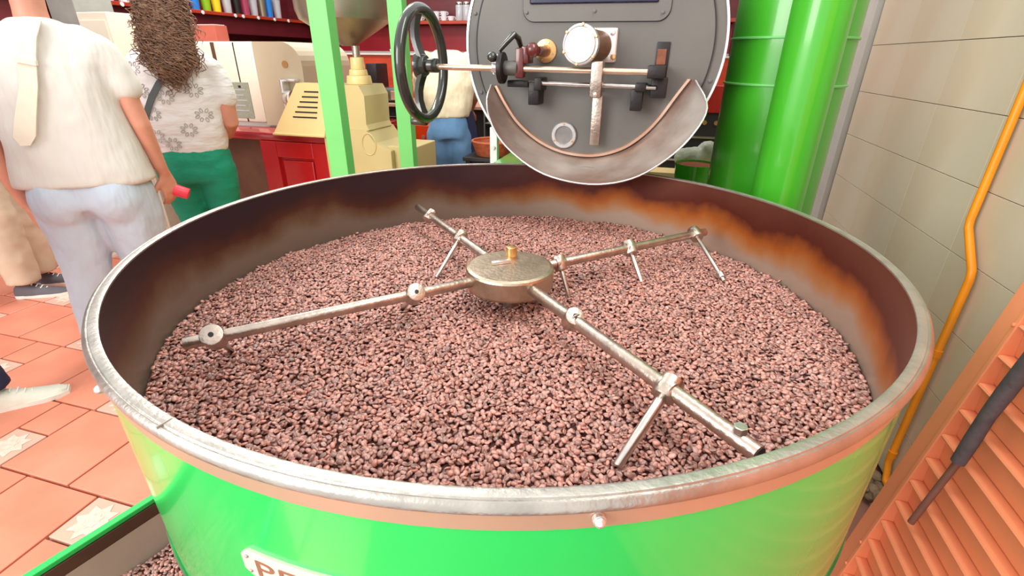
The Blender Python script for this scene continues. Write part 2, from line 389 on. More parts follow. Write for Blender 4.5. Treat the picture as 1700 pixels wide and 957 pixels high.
# ------------------------------------------------------------------ coffee beans: real geometry, one mesh
def bean_proto():
    """long axis x; flat side +z with a groove"""
    cs = [(1, 0), (.80, -.55), (0, -.80), (-.80, -.55), (-1, 0), (-.55, .34), (0, .06), (.55, .34)]
    V = [(-1, 0, -.05)]; T = []
    for x, f in ((-.66, .76), (0, 1), (.66, .76)):
        for a, b in cs: V.append((x, a*f, b*f))
    V.append((1, 0, -.05))
    F = []
    for j in range(8):
        k = (j+1) % 8
        F.append((0, 1+k, 1+j)); F.append((25, 17+j, 17+k))
        for r in (0, 1):
            a, b, c, d = 1+r*8+j, 1+r*8+k, 9+r*8+k, 9+r*8+j
            F.append((a, b, c)); F.append((a, c, d))
    g = np.zeros(26); g[[7, 15, 23]] = 1
    return np.array(V)*np.array([.0056, .0040, .0036]), np.array(F), g
def beans(name, pts, mat, label, seed=1):
    rng = np.random.default_rng(seed); V, F, g = bean_proto(); n = len(pts)
    yaw = rng.uniform(0, 2*PI, n); up_side = rng.random(n) < .38
    tilt = rng.normal(0, .38, n); roll = rng.normal(0, .45, n) + np.where(up_side, 0, PI)
    sc = rng.normal(1, .08, n)[:, None, None]
    cx, sx = np.cos(roll), np.sin(roll); cy, sy = np.cos(tilt), np.sin(tilt); cz, sz = np.cos(yaw), np.sin(yaw)
    Z = np.zeros(n); O = np.ones(n)
    Rx = np.stack([O, Z, Z, Z, cx, -sx, Z, sx, cx], 1).reshape(n, 3, 3)
    Ry = np.stack([cy, Z, sy, Z, O, Z, -sy, Z, cy], 1).reshape(n, 3, 3)
    Rz = np.stack([cz, -sz, Z, sz, cz, Z, Z, Z, O], 1).reshape(n, 3, 3)
    Rm = Rz @ Ry @ Rx
    co = (np.einsum('nij,vj->nvi', Rm, V)*sc + pts[:, None, :]).reshape(-1, 3)
    fc = (F[None] + (np.arange(n)*26)[:, None, None]).reshape(-1, 3)
    me = bpy.data.meshes.new(name); me.vertices.add(len(co)); me.vertices.foreach_set('co', co.ravel().astype('f'))
    me.loops.add(fc.size); me.loops.foreach_set('vertex_index', fc.ravel().astype('i'))
    me.polygons.add(len(fc)); me.polygons.foreach_set('loop_start', np.arange(0, fc.size, 3).astype('i'))
    me.polygons.foreach_set('use_smooth', np.ones(len(fc), bool))
    me.update(calc_edges=True)
    base = np.array([lin((182, 134, 122))[:3]]); v = np.clip(rng.normal(1, .22, n), .5, 1.7)[:, None]
    warm = rng.random(n)[:, None]
    tone = base*v*(1+np.array([[.12, -.02, -.08]])*(warm-.5)*2)
    tone = np.repeat(tone[:, None, :], 26, 1)
    tone[:, g > 0] = tone[:, g > 0]*.45 + np.array([.05, .03, .02])
    colr = np.concatenate([tone.reshape(-1, 3), np.ones((n*26, 1))], 1)
    ca = me.color_attributes.new('tone', 'FLOAT_COLOR', 'POINT'); ca.data.foreach_set('color', colr.ravel().astype('f'))
    me.materials.append(mat); o = bpy.data.objects.new(name, me); C.objects.link(o)
    return setp(o, label, 'beans', kind='stuff')
def bean_h(x, y):
    r = math.hypot(x, y)
    h = .8725 + .006*noise.noise(Vector((x*5, y*5, 1.3))) + .0035*noise.noise(Vector((x*14, y*14, 4)))
    h += .008*math.exp(-((r-.30)/.16)**2) - .004*math.exp(-(r/.14)**2)
    a = math.atan2(y, x)
    if r > .60: h -= .010*(r-.60)/.08*(.5+.5*math.sin(a*3+1.1))
    return h
rng = np.random.default_rng(3); pts = []
stp = .0080
for lay in (0, 1):
    ny = int(2*R0/(stp*.87))
    for iy in range(ny+1):
        y = -R0 + iy*stp*.87
        for ix in range(int(2*R0/stp)+1):
            x = -R0 + (ix + .5*(iy % 2))*stp
            xx = x + rng.normal(0, stp*.22); yy = y + rng.normal(0, stp*.22)
            if math.hypot(xx, yy) > R0-.0045: continue
            if lay == 1 and rng.random() > .22: continue
            pts.append((xx, yy, bean_h(xx, yy) + rng.normal(0, .0011) + (.0042 if lay else 0)))
bean_o = beans('coffee_beans', np.array(pts), M['bean'], 'bed of roasted coffee beans filling the round green cooling tray')
# solid bed underneath the top layer of beans (a part of the tray would hide; it is the beans below)
bb = MB(); NR, NA = 40, 96; G = []
for i in range(1, NR+1):
    r = (R0-.001)*i/NR
    G.append([Vector((r*math.cos(2*PI*k/NA), r*math.sin(2*PI*k/NA), bean_h(r*math.cos(2*PI*k/NA), r*math.sin(2*PI*k/NA))-.0035)) for k in range(NA)])
bb.rings(G)
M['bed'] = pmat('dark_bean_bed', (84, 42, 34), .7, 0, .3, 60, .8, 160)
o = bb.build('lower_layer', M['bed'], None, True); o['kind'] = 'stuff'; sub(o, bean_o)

# ================================================================== stirring agitator
ag = thing('stirring_agitator', 'steel stirring agitator with round hub and four pronged arms over the beans', 'agitator', (0, 0, .83))
MB().cyl((0, 0, .83), (0, 0, .93), .018, n=24).build('shaft', M['worn'], ag, True)
MB().lathe([(.0005, .966), (.086, .9655), (.0925, .963), (.0945, .959), (.0945, .925), (.092, .920), (.0005, .920)], n=64, closedprof=False).build('hub', M['wornhub'], ag, True, 20)
MB().cyl((-.012, .055, .965), (-.012, .055, .987), .0125, n=20, bev=.002).build('brass_nut', M['brass'], ag, True)['label'] = 'small brass nut on the hub lid'
kd = Vector((.80, .60, 0)).normalized()
MB().obox(Vector((-.021, .004, .969)), (kd, Vector((-kd.y, kd.x, 0)), Vector((0, 0, 1))), (.021, .0055, .003), .001).build('key_plate', M['silver'], ag, True)
ZA = .945
def arm(ang, end, clamps, rr=.0105, nut=None):
    d = Vector((math.cos(ang), math.sin(ang), 0)); sd = Vector((-d.y, d.x, 0))
    a = MB().cyl(d*.085+Vector((0, 0, ZA)), d*end+Vector((0, 0, ZA)), rr, n=20, bev=.001).build('arm', M['worn'], ag, True)
    for rad, tip, pr, cr in clamps:
        c = d*rad+Vector((0, 0, ZA)); tip = Vector(tip); t = (tip-c).normalized()
        cl = MB().cyl(c-t*.0175, c+t*.0175, cr, n=28, bev=.0025)
        cl.cyl(c-d*.013, c+d*.013, rr+.004, n=24, bev=.001)
        cl = sub(cl.build('clamp', M['worn'], None, True), a)
        sub(MB().cyl(c-t*.0174, c-t*.0190, .0042, n=10).build('set_screw', M['black'], None, True), a)
        if pr: sub(MB().cyl(c+t*.010, tip+t*.012, pr, pr*.9, n=16, bev=.0008).build('prong', M['steel'], None, True), a)
    if nut:
        c = d*nut+Vector((0, 0, ZA+rr)); sub(MB().cyl(c, c+Vector((0, 0, .009)), .009, n=6, bev=.001).build('hex_nut', M['rim'], None), a)
        e = d*(end+.0005)+Vector((0, 0, ZA)); sub(MB().cyl(e-d*.002, e+d*.0006, rr*.82, n=20).build('bore', M['groove'], None), a)
q = PI/4
arm(5*q, .604, [(.215, (-.205, -.105, .885), .0055, .0185), (.560, (-.43, -.345, .885), .0055, .0185)])
arm(1*q, .604, [(.1295, (.119, .065, .885), .0055, .0150), (.338, (.277, .183, .885), .0060, .0160), (.567, (.466, .262, .885), .0060, .0160)])
arm(3*q, .588, [(.265, (-.206, .081, .885), .0055, .0150), (.483, (-.375, .25, .885), 0, .0150)])
arm(7*q, .610, [(.232, (.14, -.12, .885), 0, .0175), (.463, (.276, -.420, .885), .0080, .0175)], rr=.0118, nut=.580)
tipp = Vector((.466, .262, .886)); sd_ = Vector((-.9, -.25, .35)).normalized()
MB().cyl(tipp+Vector((-.006, .012, .006)), tipp+Vector((.001, -.002, -.001)), .0095, n=14, bev=.001).build('prong_sleeve', M['steel'], ag, True)
MB().obox(tipp+sd_*.018+Vector((0, .006, .004)), (sd_, Vector((0, 0, 1)).cross(sd_).normalized(), sd_.cross(Vector((0, 0, 1)).cross(sd_)).normalized()), (.016, .0045, .0008), .0003).build('bent_clip', M['steel'], ag, True)
# ================================================================== roaster drum
FY = .764; FC = (.033, 1.403); FR = .40
ro = thing('coffee_roaster', 'large dark grey drum coffee roaster front with steel ring behind the tray', 'roaster', (FC[0], 1.2, 0))
MB().cyl((FC[0], FY, FC[1]), (FC[0], 1.65, FC[1]), FR-.004, n=96).build('drum', M['dgray'], ro, True)
MB().lathe([(FR-.004, FY-.004), (FR+.003, FY-.004), (FR+.004, FY+.03), (FR-.004, FY+.03)], (FC[0], 0, FC[1]), n=128, axis='Y').build('front_ring', M['silver'], ro, True)['label'] = 'polished steel ring round the drum front'
MB().cyl((FC[0], FY-.006, FC[1]), (FC[0], FY+.002, FC[1]), FR-.036, n=96).build('door_plate', M['dgray'], ro, True)
MB().lathe([(FR-.036, FY-.007), (FR-.0325, FY-.007), (FR-.0325, FY+.001), (FR-.036, FY+.001)], (FC[0], 0, FC[1]), n=128, axis='Y').build('seam', M['groove'], ro, True)
for k in range(10):
    a = math.radians(-158 + k*36)
    c = Vector((FC[0]+(FR-.018)*math.cos(a), FY, FC[1]+(FR-.018)*math.sin(a)))
    MB().cyl(c, c+Vector((0, -.005, 0)), .0055, n=10, bev=.001).build('rivet', M['dgray'], ro, True)
MB().box(-.40, .18, .88, 1.60, .0, .955, .01).build('base_cabinet', M['green2'], ro, True)['label'] = 'green machine base under the drum'
# upper hatch plate with dark window
hp = []
x0, x1, zb, zt, rc = -.176, .264, 1.470, 1.72, .035
for cx_, cz_, a0_ in ((x1-rc, zb+rc, -90), (x1-rc, zt-rc, 0), (x0+rc, zt-rc, 90), (x0+rc, zb+rc, 180)):
    for k in range(7): a = math.radians(a0_+15*k); hp.append((cx_+rc*math.cos(a), cz_+rc*math.sin(a)))
hat = MB().prism(hp, FY-.012, FY-.004).build('hatch_plate', M['dgray'], ro)
sub(MB().prism([(x*1.008-.0004, z-.0025) for x, z in hp], FY-.0075, FY-.004).build('hatch_seam', M['groove'], None), hat)
sub(MB().box(-.155, .228, FY-.016, FY-.011, 1.517, 1.69, .004).build('window', pmat('dark_blue_window', (24, 26, 58), .2, 0, .2, 20, coat=.5), None), hat)
for (x, z) in ((-.165, 1.495), (.045, 1.497), (.243, 1.492)):
    sub(MB().cyl((x, FY-.012, z), (x, FY-.0165, z), .005, n=10, bev=.001).build('rivet', M['dgray'], None, True), hat)
# gauge
g = MB().obox(Vector((.078, FY-.010, 1.405)), (Vector((1, 0, 0)), Vector((0, 1, 0)), Vector((0, 0, 1))), (.042, .005, .048), .006).build('gauge_flange', M['silver'], ro, True)
GF = ay(963.5, 74, FY-.15); GC = Vector((.062, FY-.012, 1.402))
gb = MB().cyl(GC, GF, .044, n=36).build('gauge_body', pmat('brown_cast_body', (128, 92, 70), .45, .4, .3, 12), ro, True)
dv = (GF-GC).normalized()
gr = MB()
R_ = dv.to_track_quat('Z', 'Y').to_matrix().to_4x4()
gr.cyl(GF-dv*.012, GF+dv*.004, .0545, n=48, bev=.003)
ring = sub(gr.build('gauge_bezel', M['silver'], None, True), gb)
sub(MB().cyl(GF+dv*.003, GF+dv*.006, .0455, n=48).build('gauge_face', M['gauge'], None, True), gb)
sub(MB().tube([GF+dv*.005+R_.to_3x3() @ Vector((.0465*math.cos(2*PI*k/40), .0465*math.sin(2*PI*k/40), 0)) for k in range(40)], .0016, 6, closed=True).build('gauge_ring', M['worn'], None, True), gb)
for k in range(6):
    a = 2*PI*k/6+.4; c = GF + R_.to_3x3() @ Vector((.052*math.cos(a), .052*math.sin(a), 0))
    sub(MB().cyl(c, c+dv*.007, .0045, n=10, bev=.001).build('screw', M['brass'], None, True), gb)
for (x, z) in ((.105, 1.44), (.112, 1.372), (.050, 1.445)):
    MB().cyl((x, FY-.014, z), (x, FY-.024, z), .008, n=12, bev=.002).build('flange_bolt', M['brass' if z < 1.4 else 'silver'], ro, True)
# brass flange with dark red sampling knob
B0 = Vector((-.101, FY-.006, 1.388))
fb = MB().cyl(B0, B0+Vector((0, -.006, 0)), .0345, n=36, bev=.001).build('brass_flange', M['brass'], ro, True)
for k in range(4):
    a = k*PI/2+1.2; sub(MB().cyl(B0+Vector((.026*math.cos(a), -.005, .026*math.sin(a))), B0+Vector((.026*math.cos(a), -.009, .026*math.sin(a))), .003, n=8).build('screw', M['worn'], None, True), fb)
sub(MB().cyl(B0, B0+Vector((-.006, -.03, .0)), .0175, n=24, bev=.002).build('collar', M['brass'], None, True), fb)
K1 = ay(884, 83, FY-.135)
kn = MB().cyl(B0+Vector((0, -.03, 0)), K1+Vector((.012, .01, -.003)), .015, .013, n=24).sph(K1, .0205, (1, 1, 1), 20, 14)
sub(kn.build('knob', M['dred'], None, True), fb)
# sight glass
S0 = Vector((-.029, FY-.006, 1.134))
sgl = MB().lathe([(.029, -.001), (.041, -.001), (.0425, -.006), (.040, -.010), (.031, -.010), (.029, -.007)], (S0.x, S0.y, S0.z), n=48, axis='Y').build('sight_glass_ring', M['silver'], ro, True)
sub(MB().cyl(S0, S0+Vector((0, -.0045, 0)), .0295, n=36).build('sight_glass', M['glass'], None, True), sgl)
for k in range(3):
    a = PI/2+k*2*PI/3; c = S0+Vector((.0355*math.cos(a), -.009, .0355*math.sin(a)))
    sub(MB().cyl(c, c+Vector((0, -.003, 0)), .0035, n=8).build('screw', M['brass'], None, True), sgl)
# locking rods, brackets and levers
RY = FY-.12
MB().cyl((-.474, RY, 1.340), (-.232, RY, 1.338), .0090, n=20).build('wheel_shaft', M['palebrass'], ro, True)
MB().cyl((-.165, RY, 1.338), (.224, RY, 1.334), .0088, n=20).build('upper_rod', M['palebrass'], ro, True)
MB().cyl((-.205, FY-.075, 1.298), (.25, FY-.075, 1.2915), .0065, n=16).build('lower_rod', M['steel'], ro, True)
br = MB().box(.222, .272, RY-.016, FY-.004, 1.318, 1.352, .003)
br.box(.235, .282, FY-.07, FY-.004, 1.262, 1.318, .003).box(.238, .276, FY-.012, FY-.003, 1.318, 1.415, .002)
br.box(.19, .222, FY-.085, FY-.006, 1.28, 1.302, .002).box(.180, .214, FY-.075, FY-.006, 1.224, 1.285, .002)
br.build('right_bracket', M['black'], ro, True)
MB().box(.241, .268, FY-.016, FY-.011, 1.352, 1.395, .002).build('rusty_plate', pmat('rust', (130, 78, 58), .7, .2, .3, 30), ro)['label'] = 'small rusty plate'
bl = MB().box(-.137, -.103, FY-.085, FY-.006, 1.232, 1.30, .003).box(-.205, -.137, FY-.09, FY-.062, 1.284, 1.303, .003).box(-.118, -.095, FY-.09, FY-.004, 1.276, 1.312, .002)
bl.build('left_bracket', M['black'], ro, True)
c = Vector((-.214, RY, 1.339))
MB().cyl(c+Vector((-.006, 0, 0)), c+Vector((.010, 0, 0)), .045, n=36, bev=.003).build('clamp_disc', M['black'], ro, True)
MB().cyl(c+Vector((-.028, 0, 0)), c+Vector((-.006, 0, 0)), .018, n=8, bev=.002).box(c.x-.022, c.x-.008, RY-.012, RY+.012, 1.345, 1.378, .003).build('clamp_nut', M['silver'], ro, True)
MB().cyl(c+Vector((.010, 0, 0)), c+Vector((.052, 0, 0)), .021, n=24, bev=.002).box(c.x+.004, c.x+.050, RY-.004, FY-.004, 1.322, 1.356, .003).build('clamp_body', pmat('grey_cast_iron', (92, 90, 88), .5, .2), ro, True)
MB().box(-.168, -.142, RY-.014, RY+.02, 1.312, 1.395, .005).box(-.150, -.128, RY-.01, RY+.06, 1.352, 1.40, .004).build('red_lever', M['dred'], ro, True)['label'] = 'dark red lever'
bk = ay(817, 95, RY-.02); MB().cyl(bk, bk+Vector((.03, .01, .0)), .005, n=10).sph(bk, .0155, (1, 1, 1), 18, 12).build('ball_knob', M['wheel'], ro, True)
l0 = ay(829, 84, RY); l1 = ay(853, 57, RY)
MB().tube([l0, l0.lerp(l1, .5), l1, l1+Vector((.006, .03, -.01)), l1+Vector((.010, .06, -.04))], [.007, .008, .0105, .009, .007], 12).build('crank_lever', M['wheel'], ro, True)
cl = MB().box(.063, .098, RY-.028, RY+.018, 1.262, 1.362, .006).box(.070, .092, RY+.01, FY-.004, 1.275, 1.30, .003)
clv = cl.build('centre_lever', M['worn'], ro, True)
sub(MB().box(.062, .094, FY-.050, FY-.030, 1.112, 1.266, .004).build('lever_handle', M['worn'], None, True), clv)
sub(MB().sph((.080, RY-.024, 1.272), .008, (1, 1, 1), 10, 8).build('pivot_pin', M['silver'], None, True), clv)
# handwheel
WC = Vector((-.474, RY, 1.343)); wr_ = .160
hw = MB().tube([WC+Vector((0, wr_*math.cos(2*PI*k/64), wr_*math.sin(2*PI*k/64))) for k in range(64)], .0165, 14, closed=True).build('handwheel', M['wheel'], ro, True)
hw['label'] = 'black handwheel'
sub(MB().cyl(WC+Vector((-.022, 0, 0)), WC+Vector((.012, 0, 0)), .040, .030, n=28, bev=.003).cyl(WC+Vector((.01, 0, 0)), WC+Vector((.050, 0, 0)), .021, n=24, bev=.002).build('wheel_hub', M['wheel'], None, True), hw)
for a in (92, 268):
    a = math.radians(a); dirv = Vector((0, math.cos(a), math.sin(a))); sd = Vector((0, -math.sin(a), math.cos(a)))
    pts_ = []
    R = []
    for k in range(6):
        f = k/5; cc = WC + dirv*(.025+f*(wr_-.03)) + Vector((-.004-.018*math.sin(PI*f), 0, 0)); hwid = .022-.008*f+(.010*(f**4)); th = .007
        R.append([cc+sd*hwid+Vector((th, 0, 0)), cc-sd*hwid+Vector((th, 0, 0)), cc-sd*hwid-Vector((th, 0, 0)), cc+sd*hwid-Vector((th, 0, 0))])
    sub(MB().rings(R).build('spoke', M['wheel'], None, True, 60), hw)
kp = WC+Vector((-.01, 0, -wr_-.012)); sub(MB().cyl(kp+Vector((-.045, 0, 0)), kp+Vector((.01, 0, 0)), .013, n=18, bev=.003).build('spinner_handle', M['wheel'], None, True), hw)
# discharge chute: crescent scoop from the face out over the tray
inn = [(823, 143, FY), (838, 172, FY), (860, 205, FY), (894, 235, FY), (935, 254, FY), (985, 260, FY), (1030, 250, FY), (1065, 229, FY), (1095, 200, FY), (1125, 160, FY), (1147, 132, FY)]
out = [(815, 141, .735), (808, 172, .66), (820, 215, .60), (852, 255, .55), (905, 290, .51), (977, 306, .50), (1045, 298, .50), (1102, 268, .52), (1148, 226, .57), (1174, 178, .64), (1155, 134, .735)]
def spl(P, n):
    P = [Vector(p) for p in P]; res = []; m = len(P)-1
    for i in range(n+1):
        t = i/n*m; k = min(int(t), m-1); f = t-k
        p0 = P[max(k-1, 0)]; p1 = P[k]; p2 = P[k+1]; p3 = P[min(k+2, m)]
        res.append(.5*((2*p1)+(p2-p0)*f+(2*p0-5*p1+4*p2-p3)*f*f+(3*p1-p0-3*p2+p3)*f**3))
    return res
I3 = spl([ay(*p) for p in inn], 48); O3 = spl([ay(*p) for p in out], 48)
bm = bmesh.new(); rows = []
for k in range(49):
    a, b = I3[k], O3[k]; cdir = Vector((a.x-FC[0], 0, a.z-(FC[1]-.03))).normalized(); wd = (b-a).length
    rows.append([bm.verts.new(a.lerp(b, f/6) + cdir*(.05*wd*math.sin(PI*f/6))) for f in range(7)])
for k in range(48):
    for f in range(6): bm.faces.new((rows[k][f], rows[k+1][f], rows[k+1][f+1], rows[k][f+1]))
bmesh.ops.recalc_face_normals(bm, faces=bm.faces)
for f in bm.faces: f.smooth = True
bmesh.ops.solidify(bm, geom=list(bm.faces), thickness=.002)
mbc = MB(); mbc.bm.free(); mbc.bm = bm
ch = mbc.build('discharge_chute', M['chute'], ro, True); ch['label'] = 'crescent discharge chute of brown stained steel'
sub(MB().tube(O3, .0028, 8).build('chute_lip', M['silver'], None, True), ch)
ie = MB(); Rr = []
for k in range(49):
    a = I3[k]; cdir = Vector((a.x-FC[0], 0, a.z-(FC[1]-.03))).normalized()
    Rr.append([a+Vector((0, -.001, 0)), a+Vector((0, -.020, 0))-cdir*.002, a+Vector((0, -.020, 0))-cdir*.010, a-cdir*.013])
sub(ie.rings(Rr).build('chute_flange', M['copper'], None, True), ch)

# ================================================================== green dust collector and pipes at the right
cy = thing('dust_collector', 'tall glossy green cylinder between the roaster and the tiled wall', 'dust collector', (.66, 1.02, 0))
MB().cyl((.655, 1.02, 0), (.655, 1.02, 2.7), .182, n=72).build('cylinder', M['green2'], cy, True)
for z in (1.297, 1.43):
    MB().lathe([(.181, z-.004), (.186, z-.003), (.187, z), (.186, z+.003), (.181, z+.004)], (.655, 1.02, 0), n=72).build('seam_band', M['greenpost'], cy, True)
pp = thing('green_duct', 'slimmer green duct pipe standing in front of the tall green cylinder', 'duct', (.657, .752, 0))
MB().cyl((.657, .752, 0), (.657, .752, 2.7), .076, n=48).build('pipe', M['green2'], pp, True)
MB().cyl((.657, .752, 0), (.657, .752, .04), .085, n=48).build('foot_flange', M['green2'], pp, True)

# ================================================================== green posts
def post(x0, x1, y0, y1, label):
    t = thing('green_post', label, 'post', ((x0+x1)/2, (y0+y1)/2, 0), 'green square posts left of the roaster')
    MB().box(x0, x1, y0, y1, 0.01, 2.7, .002).build('post_tube', M['greenpost'], t)
    MB().box(x0-.03, x1+.03, y0-.03, y1+.03, 0, .012, .001).build('foot_plate', M['greenpost'], t)
post(-1.058, -.974, .9, .955, 'wide green square post in front of the yellow grinder, left of the two')
post(-1.10, -1.018, 1.6, 1.655, 'narrower green square post seen behind the black handwheel')

# ================================================================== pipe on the tiled wall
gp = thing('gas_pipe', 'yellow-orange painted pipe with a kink on the beige tiled wall', 'pipe', (WX-.022, .69, 0))
MB().tube([(WX-.022, .772, 2.6), (WX-.022, .772, .95), (WX-.022, .765, .925), (WX-.022, .672, .825), (WX-.022, .665, .80), (WX-.022, .668, .10), (WX-.022, .64, .04), (WX-.022, .5, .03)], .011, 14).build('pipe_run', M['pipe'], gp, True)
for z in (1.6, .55, .14):
    MB().tube([(WX-.022, (.772 if z > .9 else .666), z-.012), (WX-.022, (.772 if z > .9 else .666), z+.012)], .0135, 14).build('coupling', M['pipe'], gp, True)

# ================================================================== orange louvred panel
op = thing('louvred_panel', 'orange painted metal panel of slanted louvres at the right edge of the picture', 'louvred panel', (.93, -.3, 0))
def opx(z): return .879+.132*z
ev = Vector((.132, 0, 1)).normalized(); nv = Vector((-1, 0, .132)).normalized(); yv = Vector((0, 1, 0))
YO, YI, YE, H_ = .199, .137, -1.15, 1.9
def opbox(y0, y1, z0, z1, d0, d1, bev=0.002):
    zc = (z0+z1)/2; c = Vector((opx(zc), (y0+y1)/2, zc)) + nv*((d0+d1)/2)
    return MB().obox(c, (yv, ev, nv), (abs(y1-y0)/2, (z1-z0)/2*1.0087, abs(d1-d0)/2), bev)
s1 = opbox(YI+.006, YO, 0.01, H_, -.045, 0).build('frame_stile', M['orange'], op)
sub(opbox(YI, YI+.012, 0.012, H_-.002, -.035, .006, .002).build('stile_bead', M['orange'], None), s1)
for z in (.16, .245, .9):
    c = Vector((opx(z), YI+.007, z))+nv*.006; sub(MB().cyl(c, c+nv*.004, .004, n=8, bev=.001).build('bolt', M['orange'], None, True), s1)
opbox(YE-.06, YE, 0.01, H_, -.045, 0).build('frame_stile', M['orange'], op)
opbox(YE, YI, 0.012, .05, -.045, 0).build('bottom_rail', M['orange'], op)
opbox(YE, YI, H_-.06, H_, -.045, 0).build('top_rail', M['orange'], op)
opbox(YE, YI, .05, H_-.06, -.050, -.042).build('back_sheet', M['orange'], op)
k = 0; z = .065
while z < H_-.12:
    # each louvre: slanting blade with a rolled lip on its upper outer edge
    R = []
    for y in (YE+.002, YI-.001):
        c = Vector((opx(z), y, z))
        R.append([c+nv*-.022+ev*.000, c+nv*-.012+ev*.052, c+nv*-.006+ev*.056, c+nv*.002+ev*.058, c+nv*.004+ev*.062, c+nv*.002+ev*.066, c+nv*-.006+ev*.068, c+nv*-.022+ev*.0695, c+nv*-.030+ev*.069, c+nv*-.030+ev*.0])
    MB().rings(R).build('louvre', M['orange'], op)
    z += .0705; k += 1
hd = thing('hooked_rod', 'brown rod with a grey rubber grip leaning on the orange louvres', 'rod', (.93, .07, .40))
def orr(x, y, off):
    d = ray(x, y); n_ = Vector((1, 0, -.132)); return CAM+d*(((Vector((.879, 0, 0))-CAM).dot(n_)-off)/d.dot(n_))
a = orr(1512, 868, .012); b = orr(1590, 768, .018); c = orr(1640, 690, .022); d = orr(1700, 612, .028); e = orr(1790, 500, .045)
MB().tube([a, a.lerp(b, .5), b, b.lerp(c, .3)], .0068, 12).build('rod_shaft', M['rod'], hd, True)
MB().tube([b, b.lerp(c, .5), c, c.lerp(d, .5), d, e], [.0125, .0135, .013, .0145, .014, .015], 14).build('rubber_grip', M['rubber'], hd, True)

# ================================================================== floor bin with beans, lower left
A0 = az(262, 820, .45); B0_ = az(45, 957, .45); e1 = (B0_-A0); e1.z = 0; e1.normalize(); e2 = Vector((-e1.y, e1.x, 0))
if e2.x < 0: e2 = -e2
org = A0-e1*.32; org.z = 0
def bp_(s, t_, z): return org+e1*s+e2*t_+Vector((0, 0, z))
LB, WB = .95, .42
bn = thing('bean_bin', 'low grey bin with bright green rim on the floor beside the tray', 'bin', bp_(LB/2, WB/2, 0))
def orbox(s0, s1, t0, t1, z0, z1, bev=.001): return MB().obox(bp_((s0+s1)/2, (t0+t1)/2, (z0+z1)/2), (e1, e2, Vector((0, 0, 1))), (abs(s1-s0)/2, abs(t1-t0)/2, abs(z1-z0)/2), bev)
for (s0, s1_, t0, t1) in ((0, LB, 0, .006), (0, LB, WB-.006, WB), (0, .006, 0, WB), (LB-.006, LB, 0, WB)):
    orbox(s0, s1_, t0, t1, .02, .445).build('side_panel', M['bin_'], bn)
for (s0, s1_, t0, t1) in ((-.006, LB+.006, -.008, .010), (-.006, LB+.006, WB-.010, WB+.008), (-.006, .010, 0, WB), (LB-.010, LB+.006, 0, WB)):
    orbox(s0, s1_, t0, t1, .440, .452, .002).build('green_rim', M['green'], bn)['label'] = 'bright green rim bar'
orbox(.01, LB-.01, .0062, .012, .408, .439).build('brown_strip', M['binbrown'], bn)['label'] = 'dark brown strip inside the rim'  # darker brown along the top of the inner side
orbox(0, LB, 0, WB, .01, .02).build('bottom', M['bin_'], bn)
for s in (.08, LB-.08):
    for t_ in (.08, WB-.08): orbox(s-.02, s+.02, t_-.02, t_+.02, 0, .011).build('foot', M['black'], bn)
# sloped sheet and beans inside
slope = MB().rings([[bp_(s, .0125, .408), bp_(s, .055, .33), bp_(s, .055, .325), bp_(s, .0065, .404)] for s in (.008, LB-.008)]).build('sloping_sheet', M['bin_'], bn)
pts = []
for i in range(int(LB/.0088)):
    for j in range(int((WB-.05)/.0078)):
        s = .012+i*.0088+rng.normal(0, .0016)+.0038*(j % 2); t_ = .045+j*.0078+rng.normal(0, .0014)
        if s > LB-.01 or t_ > WB-.012 or t_ > .45: continue
        if t_ < .046 + .02*noise.noise(Vector((s*9, 0, 0))): continue
        h = .350+.02*min(1, (t_-.05)/.25)+.006*noise.noise(Vector((s*10, t_*10, 0)))
        p = bp_(s, t_, h+rng.normal(0, .001)); pts.append(tuple(p))
bean_o = beans('coffee_beans', np.array(pts), M['bean'], 'roasted coffee beans lying in the low bin with the green rim', 5)
o = orbox(.008, LB-.008, .056, WB-.008, .10, .344).build('lower_layer', M['bed']); o['kind'] = 'stuff'; sub(o, bean_o)
